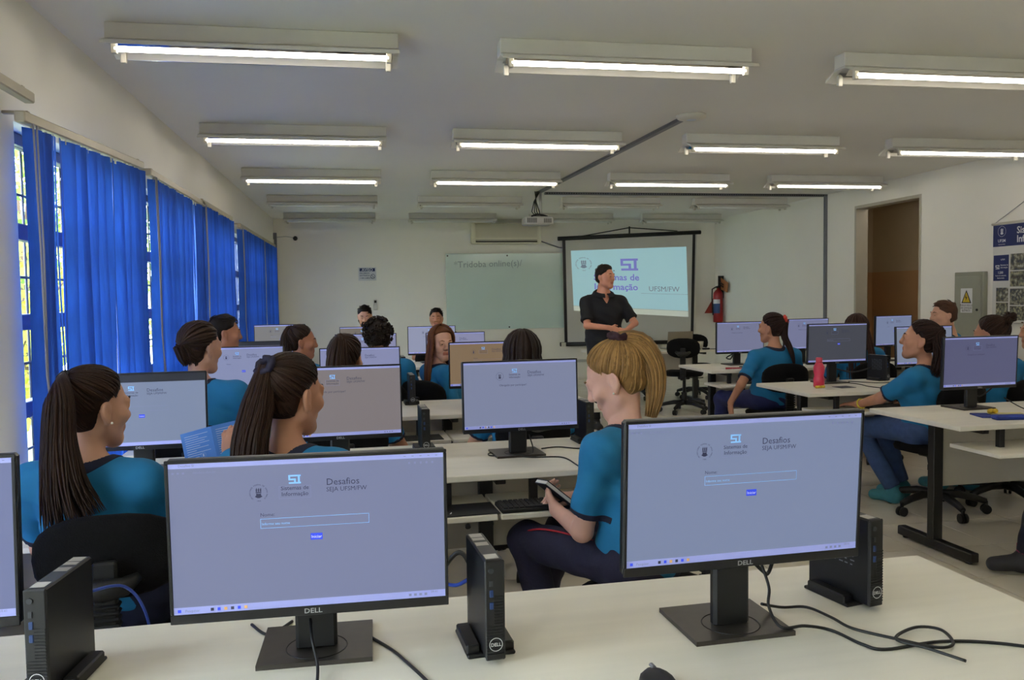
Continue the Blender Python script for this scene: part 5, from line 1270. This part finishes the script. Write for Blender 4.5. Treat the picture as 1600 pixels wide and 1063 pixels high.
        if hair == 'bun':
            P = []
            for _ in range(int(90 * max(dens, .5))):
                a0 = g.uniform(0, 2 * PI); ax_ = np.linspace(0, PI * 1.5, 12) + a0; rr = tail['bun'] * (.55 + .45 * g.random()); el = g.normal() * .5
                P.append(tp + Rh[:, 2] * 0 + np.stack([np.cos(ax_) * rr, np.sin(ax_) * rr * math.cos(el), np.sin(ax_) * rr * math.sin(el) + g.normal() * .006], 1) @ Rh.T + (Rh @ tie) * tail['bun'] * .6)
            add(np.array(P), .0055 * lr * .8 * hs, ref=tp)
    elif hair in ('long', 'bob'):
        N = int(260 * dens); P = []; zend = tail['z']
        for _ in range(N):
            az = g.uniform(-PI, PI)
            if abs(az) < R(tail.get('open', 48)): az = R(tail.get('open', 48)) * (1 if az > 0 else -1) + (az * .6)
            u0 = unit(np.array([.10 * math.sin(az), -.1 + .25 * math.cos(az) * .3, 1.])); u1 = unit(np.array([math.sin(az), math.cos(az), -.28]))
            m1 = 8; pts = surf(slerp(u0, u1, np.linspace(0, 1, m1)), .003 + .008 * g.random()); e0 = pts[-1]; ze = zend + g.uniform(0, .04)
            k_ = 6; drop = np.linspace(0, 1, k_ + 1)[1:]; out_ = (Rh @ np.array([math.sin(az), math.cos(az), 0])); out_[2] = 0
            hv = np.stack([e0[0] + out_[0] * (.012 * np.sin(drop * 3) + tail.get('flare', 0) * drop) - bf[0] * tail.get('back', .02) * drop, e0[1] + out_[1] * (.012 * np.sin(drop * 3) + tail.get('flare', 0) * drop) - bf[1] * tail.get('back', .02) * drop, e0[2] + (ze - e0[2]) * drop], 1)
            P.append(np.r_[pts, hv])
        add(np.array(P), np.r_[np.full(11, .0055), .0045, .003, .001] * lr * hs)
    elif hair == 'curly':
        P = []
        for _ in range(170):
            u = unit(g.normal(size=3)); p = (ec + u * er) / hs
            if not ((p[2] > .045 and p[1] < .08) or (p[2] > -.055 and p[1] < -.02)): continue
            c = surf(u[None], .004)[0]; a = np.linspace(0, 2 * PI * 1.2, 9) + g.uniform(0, 6); v1 = unit(np.cross(u, g.normal(size=3))); v2 = np.cross(u, v1)
            P.append(c + (np.cos(a)[:, None] * (Rh @ v1) + np.sin(a)[:, None] * (Rh @ v2)) * .010 + (Rh @ u) * np.linspace(0, .012, 9)[:, None])
        add(np.array(P), .0055 * hs, 5, 1.)
    else:
        P = []
        for _ in range(int(150 * max(dens, .5))):
            u = unit(g.normal(size=3)); p = (ec + u * er) / hs
            if p[2] < .06 or p[1] > .075: continue
            t = np.linspace(0, 1, 6); u2 = unit(u + np.array([.25 * g.normal(), .45, .12])); P.append(surf(slerp(u, u2, t), (.002 + .010 * t)[:, None] * g.uniform(.4, 1)))
        if len(P): add(np.array(P), np.array([.004, .0055, .0055, .005, .004, .001]) * hs, 5, .6)
    ho = link('hair', set_mesh('hair', np.concatenate(Vs) - org, np.concatenate(Fs), hm, True), root)
    if hair in ('pony', 'bun', 'braid') and tail.get('band'):
        m = MB(); rr = tail.get('bandr', .020); ring = []
        for k_ in range(18):
            a = 2 * PI * k_ / 18; wob = tail.get('wob', .0) * math.sin(k_ * 4.1); v1 = unit(np.cross(Rh @ tie, [0, .3, 1])); v2 = np.cross(Rh @ tie, v1); ring.append(tuple(tp + (Rh @ tie) * (.004 + wob) + (v1 * math.cos(a) + v2 * math.sin(a)) * (rr + wob) - org))
        m.tube(ring, tail.get('bandt', .006), 7, closed=True); m.obj('hair_band', mat('band_%d_%d_%d' % tail['band'], tail['band'], .8, noise=.15, nscale=60), root)
    return dict(root=root, org=org, H=H, arms=arms, Rh=Rh, head=head, SH=SH, nb=nb, bf=bf, br=br, hm=hm)
LIGHT, MEDIUM, TAN = (206, 156, 130), (190, 136, 108), (178, 120, 92)
DKBROWN, BROWN, BLACKH, BLONDE, AUBURN = (46, 29, 20), (66, 44, 32), (26, 20, 18), (140, 106, 62), (100, 60, 36)
# the girl at the left with the long ponytail
A = person('girl in teal jersey with long dark brown ponytail, seated leftmost by the blinds', (-.792, 2.62, 1.089), -42, 4, (-.735, 2.60, .53), -12, LIGHT, DKBROWN, 'pony', hs=.98, fine=.005, coarse=.014,
           hands=((np.array((-.86, 2.95, .64)), None), (np.array((-.55, 2.92, .68)), None)), sw=.168, legs=True, seed=3,
           tail=dict(tie=(0, -.78, .62), pts=[(-.838, 2.475, 1.14), (-.838, 2.455, 1.02), (-.825, 2.44, .90), (-.795, 2.425, .80)], w=[.014, .040, .046, .062, .095], n=420, r=1.0, band=(20, 18, 20), bandr=.017, bandt=.005))
def earring(p, s_, c=(226, 222, 212)):
    MB().sphere(tuple(p['H'](s_ * .086, .002, -.040) - p['org']), .0038, 8, 6).obj('earring', mat('pearl', c, .2), p['root'])
earring(A, 1)
Bp = person('girl in teal jersey with dark ponytail and scrunchie behind the front left monitor', (-.225, 2.62, 1.107), -42, 5, (-.20, 2.60, .53), -20, MEDIUM, DKBROWN, 'pony', hs=1.02, fine=.005, coarse=.014,
            hands=((np.array((-.44, 2.86, .86)), np.array((-.5, -.8, -.2)), np.array((-.1, .3, .9))), (np.array((.0, 2.92, .68)), None)), legs=True, seed=5,
            tail=dict(tie=(0, -.84, .52), pts=[(-.315, 2.51, 1.09), (-.335, 2.475, .98), (-.330, 2.46, .86), (-.315, 2.455, .76)], w=[.022, .046, .052, .056, .060], n=400, band=(34, 30, 52), bandr=.024, bandt=.012, wob=.004))
Lg = person('blonde girl in teal jersey reading, seated at the second desk with her head bowed', (.835, 2.70, 1.115), 58, 25, (.90, 2.62, .52), 40, (212, 164, 144), BLONDE, 'pony', hs=1.03, fine=.005, coarse=.014,
            hands=((np.array((.655, 2.835, .640)), np.array((-.7, -.3, -.6)), np.array((-.05, .9, .30))), (np.array((.76, 2.93, .66)), None)), hint=(np.array((-.1, -.5, -1.)), None),
            knees=((.570, 2.98, .50), (.74, 3.10, .50)), feet=((.66, 2.86, .09), (.66, 3.25, .09)), pants=(34, 32, 56), seed=8,
            tail=dict(tie=(0, -.50, .86), pts=[(.905, 2.66, 1.245), (.950, 2.645, 1.17), (.955, 2.64, 1.075), (.935, 2.635, .99)], w=[.020, .034, .036, .032, .020], n=380, band=(52, 22, 34), bandr=.026, bandt=.014, wob=.005))
earring(Lg, -1)
o = Lg['org']
MB().tube(spline([tuple(np.array(p) - o) for p in ((.80, 2.53, .585), (.69, 2.70, .585), (.60, 2.86, .570), (.535, 2.95, .53))]), .0035, 6).obj('red_stripe', mat('red_piping', (170, 30, 44), .8), Lg['root'])
m = MB(); ring = [tuple(Lg['nb'] + np.array((math.cos(a) * .062, math.sin(a) * .062, .018 + .012 * math.sin(a + 2.4))) - o) for a in np.linspace(0, 2 * PI, 25)[:-1]]
m.tube(ring, .0012, 5, closed=True); m.obj('necklace', mat('gold', (190, 150, 80), .3, metal=1., noise=.02), Lg['root'])
t = thing('notebook', 'small dark notebook with white page edges held by the blonde girl', 'notebook', (.665, 2.90, .690)); t.rotation_euler = (R(-10), R(40), R(4))
MB().box((-.068, -.05, -.009), (.068, .05, -.006), .001).obj('cover', mat('notebook_cover', (24, 26, 40), .5), t); MB().box((-.067, -.049, -.006), (.067, .049, .006), .001).obj('pages', PAPER, t); MB().box((-.068, -.05, .006), (.068, .05, .009), .001).obj('cover', MATS['notebook_cover'], t)
# the blue booklet
t = thing('booklet', 'open blue booklet with white print held up between the two ponytailed girls', 'booklet', (-.492, 2.90, .835)); t.rotation_euler = (R(-12), R(-13), R(-4))
BK = mat('booklet_blue', (70, 128, 206), .6, noise=.04, transl=.0)
for s_ in (-1, 1):
    M = Matrix.Rotation(R(s_ * 10), 4, 'Z')
    x0, x1 = (-.112, 0) if s_ < 0 else (0, .100); MB().box((x0, -.0012, 0), (x1, .0012, .148), 0, M).obj('page', BK, t)
    m = MB(); P_ = M @ plane_m((0, -.0016, 0), (1, 0, 0), (0, 0, 1))
    for k in range(17):
        w_ = (.085, .07, .08, .05)[k % 4]; rect(m, P_, x0 + .012, .012 + k * .0075, x0 + .012 + w_ * (.5 if k in (5, 6, 9) else 1), .0135 + k * .0075)
    if s_ > 0: crest(m, P_ @ T_(.062, .095), .013, False)
    else: crest(m, P_ @ T_(-.045, .06), .009, False); crest(m, P_ @ T_(-.085, .05), .009, False)
    m.obj('white_print', mat('booklet_print', (190, 205, 226), .7), t)
C_ = person('student with short brown bob and a tattooed forearm, third row by the blinds', (-.800, 4.30, 1.170), -38, 4, (-.80, 4.24, .53), -8, LIGHT, (52, 36, 28), 'pony', hs=1.04, sw=.185, fine=.0075, coarse=.016,
            hands=((None, None), (np.array((-.60, 4.50, .66)), None)), hint=(None, np.array((.5, -.3, -1.))), legs=False, seed=11, tail=dict(tie=(0, -.95, -.20), pts=[(-.846, 4.238, 1.120), (-.842, 4.243, 1.085)], w=[.034, .046, .040], n=150))
o = C_['org']; a_, e_, w_ = C_['arms'][1]; m = MB(); g = np.random.default_rng(2); d_ = e_ - a_
for k in range(9):
    p = a_ + d_ * (.86 + .025 * k) + np.array((.030, -.030, 0)); q = p + np.array((g.uniform(-.02, .012), g.uniform(-.012, .01), g.uniform(-.02, .02))); m.tube([tuple(p - o), tuple((p + q) / 2 + np.array((.006, -.006, 0)) - o), tuple(q - o)], [.002, .007, .002], 6)
m.obj('tattoo', mat('tattoo_ink', (58, 44, 44), .6), C_['root'])
person('dark haired boy with faded sides looking right, fourth row by the blinds', (-.950, 5.95, 1.175), -72, 2, (-.95, 5.88, .53), -30, TAN, BLACKH, 'fade', hs=1.04, sw=.19, female=False, fine=.0075, coarse=.018, legs=False, seed=12)
person('girl with high dark ponytail seen in profile facing right, fourth row', (-.433, 5.95, 1.105), -84, 3, (-.46, 5.88, .53), -40, TAN, DKBROWN, 'pony', hs=.95, fine=.0075, coarse=.018, legs=False, seed=13,
       tail=dict(tie=(0, -.70, .72), pts=[(-.525, 5.93, 1.20), (-.545, 5.92, 1.13), (-.535, 5.90, 1.03), (-.52, 5.90, .95)], w=[.012, .026, .034, .034, .025], n=200, band=(24, 20, 24), bandr=.014, bandt=.005))
person('girl with a brown top knot, back to the camera in the third row', (-.098, 4.30, 1.092), -18, 2, (-.08, 4.24, .53), -8, MEDIUM, DKBROWN, 'pony', hs=1.02, fine=.0075, coarse=.016, legs=False, seed=14,
       tail=dict(tie=(0, -.62, .78), pts=[(-.125, 4.185, 1.19), (-.135, 4.165, 1.10), (-.135, 4.165, 1.02), (-.13, 4.17, .93)], w=[.02, .046, .060, .062, .05], n=260, band=(30, 24, 26), bandr=.016, bandt=.006))
person('boy with dark curly hair, back to the camera in the fourth row', (.093, 5.95, 1.125), -6, 0, (.09, 5.88, .53), 0, MEDIUM, (40, 30, 24), 'curly', hs=1.0, sw=.19, female=False, fine=.0075, coarse=.018, legs=False, seed=15)
J = person('girl with long auburn hair turned round to look at the camera, fourth row', (.541, 5.95, 1.072), -163, 4, (.56, 5.97, .53), -70, LIGHT, AUBURN, 'long', hs=.98, fine=.0058, coarse=.015, legs=False, seed=16,
           hands=((None, None), (np.array((.80, 5.76, .67)), None)), hint=(None, np.array((.2, -.4, -1.))), tail=dict(z=.72, open=62, flare=.0, back=.03))
person('girl with straight dark hair, back to the camera behind the centre monitor', (.813, 4.30, 1.085), 2, 0, (.81, 4.24, .53), 0, LIGHT, (36, 25, 21), 'long', hs=1.03, fine=.0075, coarse=.016, legs=False, seed=17, tail=dict(z=.74, open=60, flare=.045, back=.05),
       hands=((None, None), (np.array((1.12, 4.55, .66)), None)))
# at the back wall, facing the room
Hm = person('bearded man in yellow shirt facing the room at the back wall, eyes lowered', (.003, 9.90, 1.200), 178, 18, (0, 9.98, .55), 180, LIGHT, BLACKH, 'short', hs=1.0, sw=.20, female=False, fine=.0075, coarse=.018, legs=False, seed=18,
            shirt=mat('yellow_shirt', (206, 152, 40), .85, noise=.06, bump=.2, bscale=20), trim=mat('yellow_collar', (196, 140, 34), .85, noise=.05))
Bf = Field([axis(Hm['head'][a] - .14, Hm['head'][a] + .14, .006) for a in range(3)])
Hh = Hm['H']
for s_ in (-1, 1): Bf.cap(Hh(s_ * .056, .0, -.055), Hh(s_ * .020, .062, -.102), .024, .021, .03)
Bf.cap(Hh(-.02, .082, -.080), Hh(.02, .082, -.080), .013, None, .02); Bf.cap(Hh(-.022, .088, -.046), Hh(.022, .088, -.046), .005, None, .008)
for s_ in (-1, 1): Bf.cap(Hh(s_ * .022, .088, -.046), Hh(s_ * .032, .072, -.075), .006, .010, .01)
V, F = Bf.mesh(); link('beard', set_mesh('beard', V - Hm['org'], F, Hm['hm'], True), Hm['root'])
person('dark haired man facing the room, only eyes and forehead above his monitor', (.868, 10.20, 1.150), 172, 2, (.87, 10.28, .53), 180, MEDIUM, BLACKH, 'short', hs=1.0, sw=.20, female=False, fine=.0075, coarse=.018, legs=False, seed=19, shirt=mat('grey_shirt', (90, 92, 96), .85, noise=.05), trim=None)
# the teacher
POLO = mat('black_polo', (21, 22, 28), .8, noise=.08, nscale=12, bump=.25, bscale=18)
Mt = person('man in black polo shirt standing with clasped hands before the projection screen', (2.462, 8.30, 1.592), -143, 0, (2.46, 8.36, .93), 184, (214, 148, 120), (44, 32, 26), 'short', hs=1.0, sw=.190, female=False, fine=.0062, coarse=.015, stand=True, seed=20, vneck=True,
            hands=((np.array((2.610, 8.06, 1.045)), np.array((.1, -1., .35)), np.array((-.85, -.15, -.25))), (np.array((2.430, 8.06, 1.075)), np.array((-.1, -1., .35)), np.array((.85, -.12, -.32)))), hint=(np.array((.9, .1, -.6)), np.array((-.9, .1, -.6))),
            shirt=POLO, trim=None, pants=(26, 27, 32), bulk=1.14, sleeve=.80, feet=((2.56, 8.36, .09), (2.36, 8.36, .09)), fit=.016, sh_drop=.045)
o = Mt['org']; nb = Mt['nb']
for s_ in (-1, 1):
    m = MB(); ang = np.linspace(R(8), R(172), 9) if s_ > 0 else np.linspace(R(-8), R(-172), 9); V = []
    for a in ang:     # half collar, from the throat round to the nape
        dx, dy = math.sin(a), -math.cos(a); dip = .055 * (1 + math.cos(a)) / 2; fl = .020 + .012 * (1 + math.cos(a)) / 2
        for (r_, z_) in ((.064, .022), (.068, .034), (.074 + fl * .6, .022), (.080 + fl, -.006), (.076 + fl, -.010)): V.append((nb[0] + dx * (r_ + .016) - o[0], nb[1] + dy * (r_ + .022) - o[1], nb[2] + z_ + .016 - dip - o[2]))
    F = [(i * 5 + j, i * 5 + j + 1, (i + 1) * 5 + j + 1, (i + 1) * 5 + j)[::s_] for i in range(8) for j in range(4)]; m.add(V, F, True); m.obj('polo_collar', POLO, Mt['root'])
m = MB(); P_ = [(nb[0] - .040, nb[1] - .088, nb[2] - .018), (nb[0] + .040, nb[1] - .088, nb[2] - .018), (nb[0] + .004, nb[1] - .128, nb[2] - .125)]
# right hand desks
Nn = person('girl in teal jersey with a red scrunchie at the right hand desks', (3.298, 6.35, 1.112), 38, 0, (3.27, 6.31, .53), 6, MEDIUM, (44, 28, 24), 'braid', hs=.99, fine=.0062, coarse=.015, seed=21, pants=(32, 38, 84), sh_drop=.015,
            hands=((np.array((2.950, 6.37, .505)), np.array((-1., -.2, .1)), np.array((.05, .1, -1.))), (np.array((3.50, 6.62, .66)), None)), hint=(np.array((-.45, -.8, -.1)), np.array((.6, -.4, -1.))), knees=((3.02, 6.70, .50), (3.36, 6.74, .50)), sw=.185,
            tail=dict(tie=(.25, -.86, .38), pts=[(3.375, 6.275, 1.05), (3.405, 6.245, .96), (3.425, 6.225, .87), (3.435, 6.22, .79)], w=[.028, .026, .020, .014, .006], n=110, band=(206, 66, 50), bandr=.022, bandt=.013, wob=.005))
person('girl with long straight dark brown hair behind the dim grey monitor', (4.10, 6.40, 1.080), -14, 0, (4.10, 6.34, .53), -5, MEDIUM, (54, 34, 28), 'long', hs=.98, fine=.0075, coarse=.017, legs=False, seed=22, tail=dict(z=.66, open=62, flare=.05, back=.05))
Q = person('girl in teal jersey and jeans resting one hand on her keyboard tray', (3.418, 4.65, 1.092), 52, -8, (3.47, 4.66, .53), 26, MEDIUM, (44, 28, 24), 'pony', hs=1.02, fine=.0058, coarse=.014, seed=23, pants=(58, 80, 122), sw=.172,
           hands=((np.array((3.215, 4.985, .655)), np.array((-.15, .1, 1.)), np.array((-.30, .95, -.05))), (np.array((3.60, 5.0, .66)), None)), hint=(np.array((-.9, -.6, -.9)), None), curl=(.35, .9), knees=((3.26, 5.05, .50), (3.46, 5.10, .50)), feet=((3.42, 4.90, .09), (3.56, 5.02, .09)), shoes=(60, 130, 140),
           tail=dict(tie=(0, -.88, .45), pts=[(3.480, 4.56, 1.12), (3.475, 4.525, 1.03), (3.445, 4.515, .94), (3.42, 4.52, .875)], w=[.024, .046, .052, .046, .03], n=200, band=(30, 22, 24), bandr=.018, bandt=.006))
a_, e_, w_ = Q['arms'][0]; d_ = unit(w_ - e_); v1 = unit(np.cross(d_, (0, 0, 1))); v2 = np.cross(d_, v1); c_ = w_ - d_ * .028 - Q['org']
MB().tube([tuple(c_ + (v1 * math.cos(a) + v2 * math.sin(a)) * .030) for a in np.linspace(0, 2 * PI, 17)[:-1]], .0055, 6, closed=True).obj('bracelet', mat('yellow_bracelet', (214, 196, 60), .5), Q['root'])
person('short haired boy in teal jersey facing left before the electric panel', (5.0, 6.50, 1.185), 78, 2, (5.03, 6.46, .53), 40, LIGHT, (74, 48, 34), 'short', hs=1.02, sw=.19, female=False, fine=.0075, coarse=.018, legs=False, seed=24)
person('girl with dark hair in a bun behind the nearest lilac monitor', (4.042, 4.80, 1.105), 26, 2, (4.04, 4.76, .53), 10, MEDIUM, DKBROWN, 'bun', hs=1.0, fine=.0075, coarse=.016, seed=25, pants=(36, 38, 60),
       tail=dict(tie=(.3, -.70, .66), pts=[(4.085, 4.70, 1.19), (4.09, 4.69, 1.17)], w=[.02, .03, .02], n=60, bun=.040), feet=((3.95, 5.15, .09), (4.15, 5.1, .09)), shoes=(60, 130, 140))
person('person at the right edge, only side of face and teal sleeve in view', (4.66, 5.10, 1.10), 70, 0, (4.70, 5.06, .53), 30, MEDIUM, (96, 58, 40), 'short', hs=1.0, female=False, fine=.0075, coarse=.017, legs=False, seed=26)
Tt = person('seated person at the right edge, dark shoe and pink sock on tiles', (3.50, 3.16, 1.12), 60, 0, (3.52, 3.12, .53), 62, MEDIUM, DKBROWN, 'short', hs=1.0, fine=.008, coarse=.016, seed=27, pants=(30, 31, 42), knees=((3.17, 3.40, .50), (3.42, 3.50, .50)), feet=((3.165, 3.50, .10), (3.55, 3.6, .09)), shoes=(44, 42, 46))
f0 = np.array((3.165, 3.50, .10)) - Tt['org']; MB().tube([tuple(f0 + np.array((.0, 0, .0))), tuple(f0 + np.array((.002, -.002, .05)))], [.044, .046], 14).obj('sock', mat('magenta_sock', (176, 34, 96), .8), Tt['root'])

# ------------------------------------------------------------------ the chairs they sit on
chair(-.715, 2.56, 6, 'black task chair of the girl with the long ponytail at the left', .44)
chair(-.20, 2.56, -12, 'black task chair of the girl with the dark scrunchie, hidden by the front monitor', .44)
chair(.93, 2.60, 22, 'black task chair of the blonde girl at the second desk', .43)
chair(-.80, 4.20, 0, 'black task chair of the student with the tattooed forearm', .44)
chair(-.09, 4.20, 0, 'black task chair of the girl with a top knot', .44)
chair(.81, 4.20, 2, 'black task chair below the centre monitor, in the third row', .44)
chair(-.95, 5.84, -10, 'black task chair of the boy with faded sides', .44)
chair(-.46, 5.84, -20, 'black task chair of the girl in profile', .44)
chair(.09, 5.84, 0, 'black task chair of the curly haired boy', .44)
chair(.50, 5.92, -40, 'black task chair of the girl who looks back, its side in view', .44)
chair(.0, 10.0, 180, 'black task chair of the man in yellow', .46)
chair(.87, 10.3, 180, 'black task chair of the man whose eyes show above his monitor', .44)
chair(.62, 9.35, 30, 'empty black task chair behind the white monitor in the last row', .46)
chair(3.30, 6.27, -4, 'black task chair of the girl with the red scrunchie', .45)
chair(4.10, 6.30, -3, 'black task chair of the girl with long straight hair at the right', .44)
chair(3.55, 4.66, 12, 'black task chair of the girl in jeans', .45)
chair(4.13, 4.76, 10, 'black task chair behind the nearest lilac monitor, five star base on the tiles', .45)
chair(5.03, 6.42, 30, 'black task chair of the short haired boy', .44)
chair(4.72, 5.02, 20, 'black task chair of the person cut off by the right edge', .44)
chair(3.55, 3.10, 50, 'black task chair at the right edge in front of the nearest lilac monitor', .44)
chair(3.72, 9.30, -25, 'empty black task chair before the teacher desk', .50)
chair(3.66, 10.75, 160, 'empty black task chair behind the laptop', .46)
chair(4.42, 10.6, 170, 'empty black task chair beyond the paper cup', .46)
# power and network boxes
for k, (x, y) in enumerate(((4.72, 13.3),)): pass
